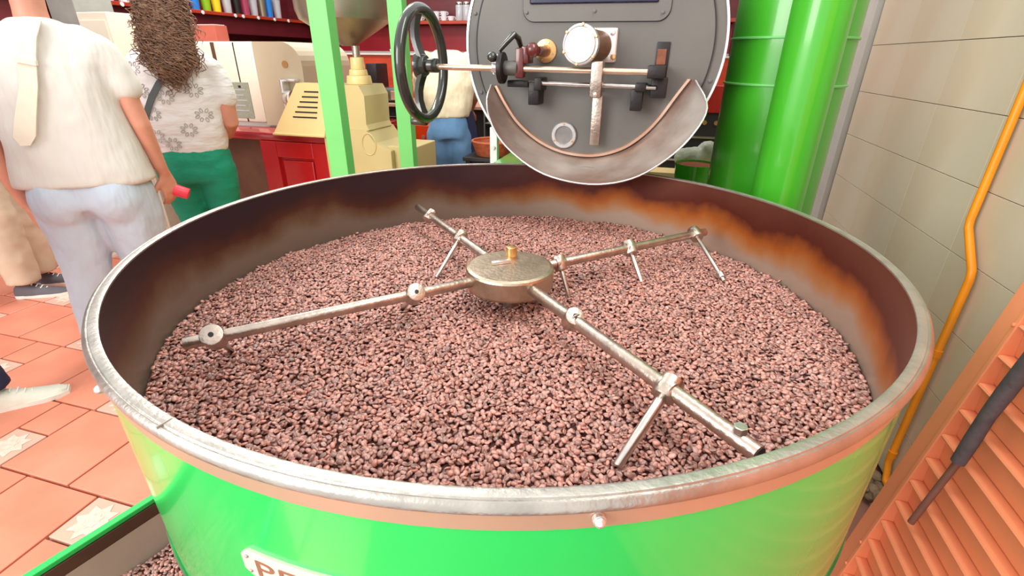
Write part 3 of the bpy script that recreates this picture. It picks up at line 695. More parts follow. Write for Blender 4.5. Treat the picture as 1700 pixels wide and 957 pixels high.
# ================================================================== people
def remesh(o, vox, smooth=2, fold=0, fscale=.12):
    m = o.modifiers.new('Remesh', 'REMESH'); m.mode = 'VOXEL'; m.voxel_size = vox; m.use_smooth_shade = True
    s = o.modifiers.new('Smooth', 'SMOOTH'); s.iterations = smooth; s.factor = .6
    if fold:
        tx = bpy.data.textures.new('folds', 'CLOUDS'); tx.noise_scale = fscale; tx.noise_depth = 2
        d = o.modifiers.new('Displace', 'DISPLACE'); d.texture = tx; d.strength = fold; d.mid_level = .5; d.texture_coords = 'LOCAL'
    return o
class Body:
    """local frame: s to the figure's right hand, f forward (the way it faces), z up"""
    def __init__(self, G, heading):
        h = math.radians(heading); self.G = Vector((G[0], G[1], 0)); self.e = Vector((math.cos(h), -math.sin(h), 0)); self.f = Vector((math.sin(h), math.cos(h), 0))
    def p(self, s, f, z): return self.G+self.e*s+self.f*f+Vector((0, 0, z))
    def limb(self, mb, pts, n=16):
        P = [self.p(*q[:3]) for q in pts]; r = [q[3] for q in pts]
        mb.tube(P, r, n); mb.sph(P[0], r[0], (1, 1, 1), 14, 9); (mb.sph(P[-1], r[-1], (1, 1, 1), 14, 9) if not (r[-1] > .047 and pts[-1][2] < .13) else None)
    def loft(self, mb, rings, n=28, cap=True):
        """rings: (s, f, z, half width, half depth)"""
        R = []
        for s, f, z, a, b in rings:
            R.append([self.p(s+a*math.copysign(abs(math.cos(t))**.85, math.cos(t)), f+b*math.copysign(abs(math.sin(t))**.85, math.sin(t)), z) for t in [2*PI*k/n for k in range(n)]])
        mb.rings(R, cap=cap)
    def hand(self, mb, w, d, up_, palm):
        """w wrist point, d finger direction, palm = normal of the palm, all (s,f,z)"""
        w = self.p(*w); D = (self.e*d[0]+self.f*d[1]+Vector((0, 0, d[2]))).normalized(); Nn = (self.e*palm[0]+self.f*palm[1]+Vector((0, 0, palm[2])))
        Nn = (Nn-D*Nn.dot(D)).normalized(); S = D.cross(Nn)*up_
        R = []
        for t_, hw_, th in ((-.01, .026, .020), (.02, .034, .017), (.05, .041, .014), (.085, .042, .012), (.094, .036, .009)):
            c = w+D*t_; R.append([c+S*(hw_*math.cos(a))+Nn*(th*math.sin(a)) for a in [2*PI*k/14 for k in range(14)]])
        mb.rings(R)
        for k, (o_, L) in enumerate(((-.031, .060), (-.0105, .074), (.0105, .080), (.031, .070))):
            b = w+D*.085+S*o_; p1 = b+D*L*.42+Nn*.006; p2 = p1+D*L*.30+Nn*.016; p3 = p2+D*L*.20+Nn*.018
            mb.tube([b-D*.015, p1, p2, p3], [.0105, .0095, .0088, .0072], 8); mb.sph(p3, .0074, (1, 1, 1), 8, 6)
        b = w+D*.03+S*.032; p1 = b+D*.030+S*.026+Nn*.012; p2 = p1+D*.030+S*.008+Nn*.012
        mb.tube([b, p1, p2], [.014, .012, .009], 8); mb.sph(p2, .009, (1, 1, 1), 8, 6)
    def head(self, mb, s, f, z, r=.078):
        """z = centre of the skull; face towards +f"""
        q = Matrix((tuple(self.e), tuple(self.f), (0, 0, 1))).transposed()
        mb.sph(self.p(s, f-.01, z+.02), r, (.95, 1.14, 1.12), 22, 16, q)
        mb.sph(self.p(s, f+.02, z-.045), r*.72, (.92, 1.0, 1.1), 18, 12, q)                      # jaw
        mb.sph(self.p(s, f+.096, z-.012), .014, (.8, 1.1, 1.6), 10, 8, q)                         # nose
        mb.sph(self.p(s, f+.082, z-.055), .018, (1.3, .5, .42), 10, 8, q)                         # mouth
        for sg in (-1, 1):
            mb.sph(self.p(s+sg*(r*.97), f-.005, z-.005), .021, (.35, .8, 1.35), 10, 8, q)        # ear
            mb.sph(self.p(s+sg*.03, f+.072, z+.012), .0135, (1.2, .6, .8), 10, 8, q)              # eye
def shoe(B, s, f, mat, sole, parent, yaw=0, L=.27, wdt=.048, ht=.075):
    c, sn = math.cos(yaw), math.sin(yaw)
    def q(x, y, z): return B.p(s+x*c+y*sn, f-x*sn+y*c, z)
    R = []
    for t_, wd, h in ((-.08, .030, .070), (-.06, .036, .092), (-.01, .040, .090), (.05, .044, .066), (.11, wdt, .048), (.16, .044, .038), (.19, .026, .028)):
        y = t_*L/.27; R.append([q(wd*math.cos(a), y, .018+max(0, h-.018)*(math.sin(a) if a <= PI else 0)+(0 if a <= PI else .0)) if a <= PI else q(wd*math.cos(a)*.96, y, .018) for a in [2*PI*k/16+.001 for k in range(16)]])
    o = MB().rings(R).build('shoe', mat, parent, True, 70)
    R = []
    for t_, wd in ((-.085, .024), (-.07, .036), (-.01, .038), (.05, .043), (.11, wdt+.003), (.165, .044), (.195, .024)):
        y = t_*L/.27; R.append([q(-wd, y, 0), q(wd, y, 0), q(wd+.001, y, .020), q(-wd-.001, y, .020)])
    sub(MB().rings(R).build('sole', sole, None, True, 50), o)
    for k in range(4):
        y = .02+.02*k; sub(MB().tube([q(-.022, y, .082-.012*k), q(0, y+.004, .092-.012*k), q(.022, y, .082-.012*k)], .003, 6).build('lace', sole, None, True), o)
    return o

# ---- person 1: white T-shirt, light jeans, back to the camera
B = Body((-2.139, .659), -35)
p1 = thing('person', 'person in plain white T-shirt and pale jeans, seen from behind, nearest on the left', 'person', B.G)
mb = MB()
B.loft(mb, [(0, 0, .80, .13, .09), (0, 0, 1.0, .12, .09), (0, 0, 1.25, .15, .09), (0, 0, 1.36, .14, .07), (0, 0, 1.44, .06, .055)])
B.limb(mb, [(0, 0, 1.44, .060), (0, .01, 1.52, .054), (0, .025, 1.60, .055)])
B.head(mb, 0, .04, 1.66)
B.limb(mb, [(.185, 0, 1.375, .042), (.235, -.005, 1.22, .043), (.262, -.01, 1.08, .037), (.275, .03, .90, .028), (.278, .05, .86, .024)])
B.limb(mb, [(-.185, 0, 1.375, .042), (-.25, -.01, 1.20, .044), (-.285, -.02, 1.06, .038), (-.275, .01, .84, .029), (-.262, .02, .76, .025)])
B.hand(mb, (.278, .05, .86), (.05, .15, -1), -1, (-.6, .5, 0))
B.hand(mb, (-.262, .02, .76), (.08, .05, -1), 1, (.7, .5, 0))
B.limb(mb, [(-.10, 0, .82, .085), (-.13, -.005, .42, .050), (-.157, -.022, .10, .036)]); B.limb(mb, [(.10, 0, .82, .085), (.10, .04, .42, .050), (.082, .05, .10, .036)])
remesh(mb.build('body', M['skin'], p1, True), .0075)
mb = MB()
B.loft(mb, [(0, .0, .845, .262, .155), (0, 0, .95, .250, .150), (0, 0, 1.08, .232, .142), (0, 0, 1.22, .218, .134), (0, 0, 1.33, .212, .122), (0, 0, 1.405, .195, .098), (0, 0, 1.455, .13, .080), (0, 0, 1.492, .075, .068)], 36)
for sg in (-1, 1): B.limb(mb, [(sg*.12, 0, 1.40, .076), (sg*.185, 0, 1.36, .074), (sg*.225, -.002, 1.30, .066), (sg*.248, -.004, 1.235, .060)])
sh = remesh(mb.build('t_shirt', M['shirt'], p1, True), .012, 4, .020, .16)
mb = MB()
B.loft(mb, [(0, 0, .90, .18, .125), (0, 0, .82, .205, .140), (0, 0, .74, .205, .135)], 30)
for sg in (-1, 1): mb.sph(B.p(sg*.10, -.045, .79), .118, (1, 1, 1.15), 16, 12)
B.limb(mb, [(-.115, 0, .80, .122), (-.113, 0, .70, .122), (-.110, 0, .60, .112), (-.13, -.005, .42, .092), (-.155, -.02, .25, .078), (-.16, -.025, .07, .080)])
B.limb(mb, [(.115, 0, .80, .122), (.117, .01, .70, .124), (.110, .02, .60, .116), (.10, .04, .42, .094), (.085, .05, .25, .080), (.08, .05, .07, .082)])
remesh(mb.build('jeans', M['jeans'], p1, True), .011, 14, .006, .05)
shoe(B, -.16, .02, M['shoew'], M['sole'], p1); shoe(B, .08, .09, M['shoew'], M['sole'], p1)
mb = MB(); q = Matrix((tuple(B.e), tuple(B.f), (0, 0, 1))).transposed()
mb.sph(B.p(0, .01, 1.70), .092, (.98, 1.12, 1.02), 20, 14, q).sph(B.p(0, -.03, 1.63), .07, (1, .7, .9), 16, 10, q)
remesh(mb.build('hair', M['hairb'], p1, True), .01, 2, .02, .03)
# cream strap hanging over the back
R = []
SP = [(.035, -.080, 1.478, .026), (.015, -.118, 1.42, .028), (.0, -.134, 1.36, .028), (-.025, -.148, 1.25, .029), (-.065, -.162, 1.14, .034), (-.09, -.164, 1.07, .036), (-.10, -.160, 1.035, .016)]
for s, f, z, hw_ in SP: R.append([B.p(s-hw_, f, z), B.p(s+hw_, f, z), B.p(s+hw_, f-.008, z), B.p(s-hw_, f-.008, z)])
so = MB().rings(R).build('shoulder_strap', M['strapc'], p1, True)
R = [[B.p(-.008-.033, -.135, 1.355), B.p(-.008+.033, -.135, 1.340), B.p(-.008+.033, -.154, 1.340), B.p(-.008-.033, -.154, 1.355)], [B.p(-.010-.033, -.137, 1.338), B.p(-.010+.033, -.137, 1.323), B.p(-.010+.033, -.156, 1.323), B.p(-.010-.033, -.156, 1.338)]]
sub(MB().rings(R).build('buckle', M['strapc'], None), so)
# coral cup held in the right hand
hc = B.p(.283, .085, .775)
cupo = thing('plastic_cup', 'coral red plastic cup held low by the person in pale jeans', 'cup', hc)
tl = B.e*.75+Vector((0, 0, -.35))
MB().cyl(hc-tl*.02, hc+tl*.085, .030, .026, n=24, bev=.003).build('cup_body', M['pink'], cupo, True)
MB().cyl(hc-tl*.03, hc-tl*.018, .033, n=24, bev=.002).build('cup_lid', M['clear'], cupo, True)

# ---- person 2: curly hair, printed white top, teal trousers
B = Body((-2.191, 1.275), -30)
p2 = thing('person', 'person with long curly brown hair, printed white top and teal green trousers, from behind', 'person', B.G)
mb = MB()
B.loft(mb, [(0, 0, .82, .13, .09), (0, 0, 1.0, .12, .09), (0, 0, 1.2, .14, .09), (0, 0, 1.30, .13, .07), (0, 0, 1.37, .06, .05)])
B.limb(mb, [(0, 0, 1.38, .056), (0, .01, 1.46, .052), (0, .02, 1.52, .052)])
B.head(mb, .02, .04, 1.575)
B.limb(mb, [(.175, 0, 1.30, .042), (.215, -.01, 1.16, .048), (.222, -.01, 1.03, .040), (.16, .12, .95, .030), (.12, .20, .97, .026)])
B.limb(mb, [(-.175, 0, 1.30, .042), (-.225, 0, 1.16, .048), (-.235, .01, 1.02, .038), (-.17, .16, .98, .030), (-.12, .22, 1.0, .026)])
B.hand(mb, (.12, .20, .97), (-.5, .8, .1), -1, (0, 0, -1)); B.hand(mb, (-.12, .22, 1.0), (.5, .8, .1), 1, (0, 0, -1))
for sg in (-1, 1): B.limb(mb, [(sg*.09, 0, .80, .085), (sg*.09, .01, .45, .055), (sg*.09, -.02, .09, .040)])
remesh(mb.build('body', M['skin'], p2, True), .0075)
mb = MB()
B.loft(mb, [(0, 0, .885, .172, .135), (0, 0, .93, .180, .140), (0, 0, 1.02, .195, .140), (0, 0, 1.14, .200, .135), (0, 0, 1.25, .200, .125), (0, 0, 1.34, .185, .100), (0, 0, 1.39, .11, .075), (0, 0, 1.415, .07, .062)], 36)
for sg in (-1, 1): B.limb(mb, [(sg*.12, 0, 1.33, .066), (sg*.18, 0, 1.29, .066), (sg*.210, -.003, 1.22, .062), (sg*.222, -.006, 1.155, .058)])
remesh(mb.build('printed_top', M['shirt2'], p2, True), .012, 4, .012, .09)
mb = MB()
B.loft(mb, [(0, 0, .93, .160, .125), (0, 0, .86, .180, .145), (0, 0, .76, .182, .145), (0, 0, .72, .170, .13)], 30)
for sg in (-1, 1): B.limb(mb, [(sg*.097, -.02, .78, .105), (sg*.095, -.01, .68, .098), (sg*.090, 0, .58, .086), (sg*.088, .005, .44, .066), (sg*.085, -.01, .28, .058), (sg*.085, -.02, .08, .052)])
remesh(mb.build('trousers', M['teal'], p2, True), .011, 12, .006, .05)
shoe(B, -.085, .02, M['shoed'], M['sole'], p2); shoe(B, .085, .02, M['shoed'], M['sole'], p2)
# flower rings printed on the back: thin petals lying on the cloth
def backdepth(s, z):
    prof = [(.885, .172, .135), (.93, .180, .140), (1.02, .195, .140), (1.14, .200, .135), (1.25, .200, .125), (1.34, .185, .100), (1.39, .11, .075)]
    for k in range(len(prof)-1):
        if prof[k][0] <= z <= prof[k+1][0]:
            f = (z-prof[k][0])/(prof[k+1][0]-prof[k][0]); a = prof[k][1]*(1-f)+prof[k+1][1]*f; b = prof[k][2]*(1-f)+prof[k+1][2]*f
            return -b*max(0, 1-(abs(s)/a)**2.4)**.45
    return -.12
fm = MB(); cnt = 0
for cs_, cz in ((-.15, 1.30), (-.10, 1.09), (-.02, 1.17), (.06, 1.27), (.11, 1.20), (.13, 1.08), (.05, 1.01), (-.11, .98), (.13, 1.31), (-.04, .94), (-.13, 1.20)):
    for k in range(8):
        a = 2*PI*k/8+.3; pc = (cs_+.030*math.cos(a), cz+.024*math.sin(a))
        loop = []
        for j in range(10):
            b = 2*PI*j/10; u_ = .0105*math.cos(b); v_ = .006*math.sin(b)
            s = pc[0]+u_*math.cos(a)-v_*math.sin(a); z = pc[1]+u_*math.sin(a)+v_*math.cos(a)
            if abs(s) > .165: s = math.copysign(.165, s)
            loop.append(B.p(s, backdepth(s, z)-.004, z))
        fm.tube(loop, .0016, 5, closed=True)
fo = fm.build('flower_print', M['print_'], p2, True); fo['kind'] = 'stuff'; fo['label'] = 'grey ring-of-petals flower print'
# hair
mb = MB(); q = Matrix((tuple(B.e), tuple(B.f), (0, 0, 1))).transposed()
mb.sph(B.p(.02, .01, 1.61), .096, (1.0, 1.12, 1.05), 20, 14, q)
B.loft(mb, [(.02, -.03, 1.66, .06, .06), (.04, -.055, 1.58, .105, .08), (.05, -.09, 1.48, .110, .065), (.06, -.12, 1.38, .105, .045), (.065, -.135, 1.31, .075, .035), (.055, -.14, 1.25, .025, .015)], 20)
ho = remesh(mb.build('hair', M['hair'], p2, True), .009, 1, .05, .022)
cm = MB(); rr = random.Random(4)
for k in range(760):
    u0 = rr.uniform(-1, 1); z0 = rr.uniform(1.34, 1.68); L = rr.uniform(.06, .17)
    wd = .118 if z0 > 1.36 else .10
    s0 = .05+u0*wd; ph = rr.uniform(0, 6.28); cr = rr.uniform(.005, .020); sw = rr.uniform(-.05, .05); fr_ = rr.uniform(9, 26); pts_ = []
    for j in range(15):
        t_ = j/14; z = z0-L*t_; dep = -.03-.10*min(1, max(0, (1.68-z)/.38))**.8; nar = 1 if z > 1.33 else max(.25, (z-1.18)/.15)
        f = dep-.050*math.sqrt(max(0, 1-u0*u0))*nar-.012
        s = .058+(s0-.058)*nar+rr.uniform(-.003, .003)
        pts_.append(B.p(s+sw*t_+cr*math.cos(ph+t_*fr_), f+cr*math.sin(ph+t_*fr_), z+.006*math.sin(ph+t_*fr_*1.3)))
    cm.tube(pts_, [.0022]*12+[.0019, .0015, .001], 4)
co_ = cm.build('curls', M['hair'], None, True); co_['kind'] = 'stuff'; sub(co_, ho)
sub(MB().tube([B.p(.03+.03*math.cos(t_), -.125+.012*math.sin(t_), 1.53+.006*math.sin(t_)) for t_ in [2*PI*k/16 for k in range(16)]], .006, 8, closed=True).build('hair_tie', M['hairtie'], None, True), ho)
R = []
for s, z in ((.02, 1.285), (-.03, 1.235), (-.08, 1.17), (-.13, 1.09), (-.165, 1.02)):
    f = backdepth(s, z)-.008; R.append([B.p(s-.012, f, z+.010), B.p(s+.012, f, z-.006), B.p(s+.012, f-.005, z-.006), B.p(s-.012, f-.005, z+.010)])
MB().rings(R).build('bag_strap', M['greystrap'], p2, True)['label'] = 'slate grey cross-body strap'

# ---- person 3: cream shirt, blue jeans, behind the handwheel
B = Body((-1.152, 2.458), -20)
p3 = thing('person', 'person in cream shirt and blue jeans with navy apron, bending behind the black handwheel', 'person', B.G)
mb = MB()
B.loft(mb, [(0, 0, .92, .13, .09), (0, .05, 1.1, .12, .09), (0, .12, 1.28, .14, .09), (0, .2, 1.38, .12, .075)])
B.limb(mb, [(0, .20, 1.34, .055), (0, .28, 1.33, .052), (0, .34, 1.31, .052)]); B.head(mb, 0, .42, 1.27)
B.limb(mb, [(.16, .14, 1.30, .040), (.19, .24, 1.12, .040), (.15, .36, 1.0, .028)]); B.limb(mb, [(-.16, .14, 1.30, .040), (-.20, .24, 1.12, .040), (-.15, .36, 1.0, .028)])
B.hand(mb, (.15, .36, 1.0), (-.3, .5, -.8), -1, (0, 0, -1)); B.hand(mb, (-.15, .36, 1.0), (.3, .5, -.8), 1, (0, 0, -1))
remesh(mb.build('body', M['skin'], p3, True), .009)
mb = MB()
B.loft(mb, [(0, 0, .985, .140, .115), (0, .02, 1.06, .165, .125), (0, .06, 1.18, .190, .13), (0, .11, 1.28, .195, .12), (0, .16, 1.36, .165, .10), (0, .20, 1.41, .08, .07)], 30)
for sg in (-1, 1): B.limb(mb, [(sg*.15, .13, 1.34, .065), (sg*.195, .17, 1.24, .062), (sg*.20, .24, 1.13, .056)])
remesh(mb.build('shirt', M['creamshirt'], p3, True), .013, 3, .022, .11)
mb = MB()
B.loft(mb, [(0, 0, 1.0, .125, .105), (0, 0, .92, .142, .120), (0, 0, .84, .145, .12)], 26)
for sg in (-1, 1): B.limb(mb, [(sg*.078, 0, .86, .086), (sg*.078, 0, .74, .084), (sg*.08, .01, .60, .076), (sg*.08, .01, .40, .064), (sg*.08, 0, .08, .06)])
remesh(mb.build('jeans', M['bluejean'], p3, True), .012, 12, .006, .06)
R = []
for z, s, hw_ in ((1.02, .145, .02), (.9, .165, .028), (.75, .175, .032), (.5, .18, .034)): R.append([B.p(s-hw_, -.04, z), B.p(s+hw_, .0, z), B.p(s+hw_, .16, z), B.p(s-hw_, .16, z)])
MB().rings(R).build('apron', M['navy'], p3, True)
shoe(B, -.08, .02, M['shoed'], M['sole'], p3); shoe(B, .08, .02, M['shoed'], M['sole'], p3)
mb = MB(); q = Matrix((tuple(B.e), tuple(B.f), (0, 0, 1))).transposed()
mb.sph(B.p(0, .41, 1.30), .09, (.98, 1.1, 1.0), 18, 12, q); remesh(mb.build('hair', M['hairb'], p3, True), .012, 1)

# ---- people of whom only legs and feet show at the left edge
def walker(G, heading, label, top, legs, shoem, hgt=1.66, stride=0, wide=.07):
    B = Body(G, heading); t = thing('person', label, 'person', B.G)
    mb = MB(); s = hgt/1.66
    B.loft(mb, [(0, 0, .85*s, .13, .09), (0, 0, 1.05*s, .12, .09), (0, 0, 1.22*s, .14, .08), (0, 0, 1.30*s, .12, .06), (0, 0, 1.37*s, .05, .045)])
    B.limb(mb, [(0, 0, 1.38*s, .055), (0, .02, 1.48*s, .05)]); B.head(mb, 0, .03, 1.55*s)
    for sg in (-1, 1):
        B.limb(mb, [(sg*.16, 0, 1.28*s, .040), (sg*.215, .0, 1.10*s, .036), (sg*.22, .05, .86*s, .026)]); B.hand(mb, (sg*.22, .05, .86*s), (0, .1, -1), -sg, (-sg, 0, 0))
    remesh(mb.build('body', M['skin'], t, True), .009)
    mb = MB(); B.loft(mb, [(0, 0, .84*s, .18, .13), (0, 0, 1.1*s, .18, .13), (0, 0, 1.3*s, .185, .11), (0, 0, 1.38*s, .10, .07)], 26)
    for sg in (-1, 1): B.limb(mb, [(sg*.16, 0, 1.32*s, .065), (sg*.21, 0, 1.15*s, .06)])
    remesh(mb.build('shirt', top, t, True), .014, 2, .02, .12)
    mb = MB(); B.loft(mb, [(0, 0, .92*s, .15, .11), (0, 0, .82*s, .17, .13), (0, 0, .74*s, .16, .12)], 26)
    for sg in (-1, 1): B.limb(mb, [(sg*.09, 0, .80*s, .088), (sg*.09, sg*stride*.5, .5*s, wide+.012), (sg*.09, sg*stride, .10, wide)])
    remesh(mb.build('trousers', legs, t, True), .012, 2, .018, .1)
    for sg in (-1, 1): shoe(B, sg*.09, sg*stride+.02, shoem, M['sole'], t)
    mb = MB(); q = Matrix((tuple(B.e), tuple(B.f), (0, 0, 1))).transposed(); mb.sph(B.p(0, .0, 1.59*s), .092, (.98, 1.1, 1.0), 18, 12, q); remesh(mb.build('hair', M['hairb'], t, True), .012, 1)
    return t
walker((-3.38, .97), 60, 'person in beige trousers and dark grey shoes behind the person in pale jeans', M['beige'], M['beige'], M['shoed'], wide=.085)
walker((-4.06, 1.23), 40, 'person in grey trousers at the left edge, beyond the beige trousers', M['navy'], M['grey'], M['shoed'], wide=.08)
walker((-2.277, -.078), 40, 'person in navy trousers stepping in with a white sneaker at the lower left', M['navy'], M['navy'], M['shoew'], stride=-.15, wide=.06)

# ================================================================== counter, machines and shelves behind
ct = thing('counter', 'glossy red wooden counter under the cream machine', 'counter', (-1.9, 2.2, 0))
MB().box(-3.24, -1.665, 1.78, 2.75, .868, .92, .012).build('countertop', M['crim'], ct, True)
cb = MB().box(-2.19, -1.67, 1.80, 2.70, 0.0, .868).build('cabinet_body', M['red'], ct)
for (x0, x1, z0, z1) in ((-2.19, -2.07, .0, .868), (-1.80, -1.67, 0, .868), (-2.07, -1.80, .77, .868), (-2.07, -1.80, 0, .08)):
    sub(MB().box(x0, x1, 1.775, 1.80, z0, z1, .004).build('rail', M['red'], None), cb)
sub(MB().box(-2.05, -1.82, 1.788, 1.80, .10, .75, .008).build('door_panel', M['red'], None), cb)
MB().box(-3.22, -2.19, 2.15, 2.70, 0.0, .868).build('side_panel', M['brown'], ct)

cmz = thing('packing_machine', 'big cream metal machine with a grey-green label standing on the red counter', 'machine', (-2.5, 2.2, .92))
MB().box(-3.22, -2.30, 2.0, 2.65, .945, 1.445, .02).build('housing', M['cream'], cmz, True)
pr = []
for k in range(8): a = PI/2*k/7; pr.append((-2.09+.14*math.sin(a)-.0, 1.305+.14*math.cos(a)))
pr = [(-2.30, .93), (-2.30, 1.445)] + pr + [(-1.96, .94)]
ec = MB().prism(pr, 2.002, 2.55).build('end_cover', M['tan'], cmz)
ec['label'] = 'rounded tan end cover'
c0 = ay(473, 107, 2.0); sub(MB().cyl((c0.x, 2.002, c0.z), (c0.x, 1.997, c0.z), .022, n=24).build('copper_disc', pmat('copper_sticker', (184, 138, 84), .4, .3), None, True), ec)
MB().box(-2.45, -2.444, 1.996, 2.001, .95, 1.44).build('seam', M['groove'], cmz)
MB().box(-2.62, -2.60, 1.99, 2.001, 1.16, 1.44).build('dark_seam', M['brown'], cmz)
a_ = ay(378, 136, 2.0); b_ = ay(424, 197, 2.0)
lb = MB().box(a_.x, b_.x+.0, 1.993, 2.001, b_.z, a_.z, .003).build('label_plate', M['label'], cmz)
for k in range(5):
    z = a_.z-.05-.033*k; sub(MB().box(a_.x+.025, b_.x-.03-.02*(k % 2), 1.9915, 1.9935, z, z+.006).build('text_line', M['clear'], None), lb)
sub(MB().box(a_.x+.085, a_.x+.105, 1.9915, 1.9935, a_.z-.035, a_.z-.02).build('mark', M['black'], None), lb)
MB().box(-2.70, -2.0, 2.02, 2.52, .92, .946).build('base', M['strip'], cmz)
s0 = ay(487, 160, 1.98)
fr = MB().box(s0.x-.05, s0.x-.03, 1.93, 2.0, s0.z-.14, s0.z+.10, .003).box(s0.x-.05, s0.x+.05, 1.95, 2.0, s0.z+.09, s0.z+.105, .002)
fr.build('outlet_frame', M['silver'], cmz, True)
MB().cyl((s0.x-.02, 1.96, s0.z-.01), (s0.x+.07, 1.90, s0.z-.01), .048, n=28, bev=.003).build('outlet_drum', M['silver'], cmz, True)
MB().cyl((s0.x+.07, 1.90, s0.z+.01), (s0.x+.085, 1.89, s0.z+.01), .034, n=24).build('outlet_mouth', M['dred'], cmz, True)

gd = thing('coffee_grinder', 'large pale yellow coffee grinder with steel hopper behind the green post', 'grinder', (-1.45, 1.85, 0))
# louvred wedge
zt, zb2 = 1.215, .932
wv = [(-2.0, 1.70, zb2), (-1.64, 1.70, zb2), (-1.64, 1.80, zt), (-1.86, 1.80, zt)]
R = [[Vector(v) for v in wv], [Vector((-2.0, 1.89, zb2)), Vector((-1.64, 1.89, zb2)), Vector((-1.64, 1.89, zt)), Vector((-1.86, 1.89, zt))]]
wg = MB().rings(R).build('louvred_hood', M['yellow'], gd)
for k in range(6):
    f = .34+.1*k; y = 1.70+.10*f; z = zb2+(zt-zb2)*f; xl = -2.0+.14*f+.085
    sub(MB().box(xl, -1.70, y-.004, y+.004, z-.004, z+.004, .001).build('slot', M['groove'], None), wg)
sub(MB().box(-2.005, -1.64, 1.692, 1.89, .921, .933, .002).build('hood_rim', M['yellow'], None), wg)
MB().prism([(-1.62, .97), (-1.36, .97), (-1.375, 1.0), (-1.37, 1.16), (-1.40, 1.215), (-1.62, 1.215)], 1.74, 2.02).build('upper_body', M['yellow2'], gd)
MB().prism([(-1.66, 0.0), (-1.22, 0), (-1.22, .86), (-1.32, .90), (-1.37, .97), (-1.66, .97)], 1.72, 2.05).build('lower_body', M['yellow2'], gd)
MB().box(-1.26, -1.08, 1.76, 2.05, 0, .885, .006).build('side_housing', M['yellow2'], gd)
rc_ = ay(612, 240, 1.715)
MB().tube([(rc_.x+.045*math.cos(t_), 1.719, rc_.z+.062*math.sin(t_)) for t_ in [2*PI*k/32 for k in range(32)]], .004, 6, closed=True).build('embossed_ring', M['yellow2'], gd, True)
for (r, z0, z1) in ((.075, 1.215, 1.262), (.055, 1.262, 1.295), (.042, 1.295, 1.36)):
    MB().cyl((-1.475, 1.88, z0), (-1.475, 1.88, z1), r, r*.92, n=28, bev=.004).build('neck_ring', M['yellow'], gd, True)
MB().cyl((-1.475, 1.88, 1.36), (-1.475, 1.88, 1.42), .022, n=16).build('neck_pipe', M['worn'], gd, True)
HX, HY = -1.60, 1.93
MB().lathe([(.04, 1.42), (.26, 1.555), (.275, 1.60), (.285, 1.95), (.280, 1.95), (.270, 1.60), (.255, 1.56), (.035, 1.425)], (-1.56, 1.95, 0), n=56).build('hopper', M['hopper'], gd, True)

gj = thing('glass_jar', 'small clear jar with white lid behind the louvred yellow hood', 'jar', (-1.80, 2.12, .92))
MB().cyl((-1.83, 2.15, .92), (-1.83, 2.15, 1.235), .035, n=24, bev=.005).build('jar_body', M['clear'], gj, True)
MB().cyl((-1.83, 2.15, 1.235), (-1.83, 2.15, 1.262), .037, n=24, bev=.003).build('jar_lid', M['gauge'], gj, True)

# cream cabinet and grey column behind the nearest person
a_ = ay(125, 20, 2.0); b_ = ay(176, 22, 2.0)
kc = thing('cream_cabinet', 'plain cream cabinet behind the person in the white T-shirt', 'cabinet', ((a_.x+b_.x)/2, 2.2, 0))
MB().box(a_.x, b_.x, 2.0, 2.45, .06, a_.z, .006).build('carcass', M['cream'], kc); MB().box(a_.x+.02, b_.x-.02, 2.02, 2.43, 0, .06).build('plinth', M['brown'], kc)
MB().box(a_.x+.02, b_.x-.02, 1.992, 2.0, .10, a_.z-.05, .003).build('door', M['cream'], kc)
gc = thing('grey_column', 'narrow grey column at the left of the cream cabinet', 'column', (a_.x-.15, 2.1, 0))
MB().box(a_.x-.27, a_.x-.02, 2.02, 2.3, 0, 2.4, .004).build('shaft', pmat('grey_column_paint', (150, 150, 144), .6), gc)
MB().box(a_.x-.28, a_.x-.01, 2.01, 2.31, 0, .1, .004).build('plinth', M['brown'], gc)

# shelf with tumblers on the left wall
sl = thing('wall_shelf', 'long red wooden shelf on the left wall carrying colourful tumblers', 'shelf', (-4.1, 3.6, 1.7))
MB().box(-4.48, -4.0, 1.6, 5.26, 1.715, 1.745, .003).build('board', M['redwood'], sl)
MB().box(-4.48, -4.06, 1.6, 5.26, 1.56, 1.714).build('shelf_shadow', M['maroon'], sl)  # added maroon block, stands in for the shadow below the shelf
for px_ in (178, 204, 316, 338, 392, 405, 430, 457, 480):
    q = ax(px_, 8+(px_-180)*.098, -3.992); MB().cyl((-4.0, q.y, 1.725), (-3.99, q.y, 1.725), .017, n=16, bev=.003).build('white_knob', M['gauge'], sl, True)
items = [(308, 'clear', 'smoky clear tumbler, leftmost beside the curly hair'), (326, 'blue', 'bright blue tumbler on the red shelf'), (345, 'lime', 'lime green tumbler on the red shelf'), (362, 'yel', 'yellow tumbler on the red shelf'),
 (380, 'clear', 'clear tumbler just right of the yellow one'), (396, 'black', 'black tumbler between two clear ones'), (410, 'pinkp', 'dark pink tumbler on the red shelf'), (424, 'clear', 'clear tumbler just right of the pink one'), (438, 'hopper', 'dull grey metal tumbler near the shelf end'), (449, 'blue', 'blue tumbler at the far end of the row'), (463, 'clear', 'last clear tumbler before the steel hopper')]
for px_, mt, lab in items:
    q = ax(px_, 5+(px_-300)*.095, -4.07); t = thing('tumbler', lab, 'tumbler', (-4.09, q.y, 1.745), 'tumblers on the left shelf')
    MB().lathe([(.001, 1.747), (.036, 1.747), (.047, 1.93), (.045, 1.93), (.034, 1.752), (.001, 1.752)], (-4.09, q.y, 0), n=24, closedprof=False).build('cup_body', M[mt], t, True)
    MB().cyl((-4.09, q.y, 1.93), (-4.09, q.y, 1.95), .049, n=24, bev=.004).build('lid', M[mt], t, True)
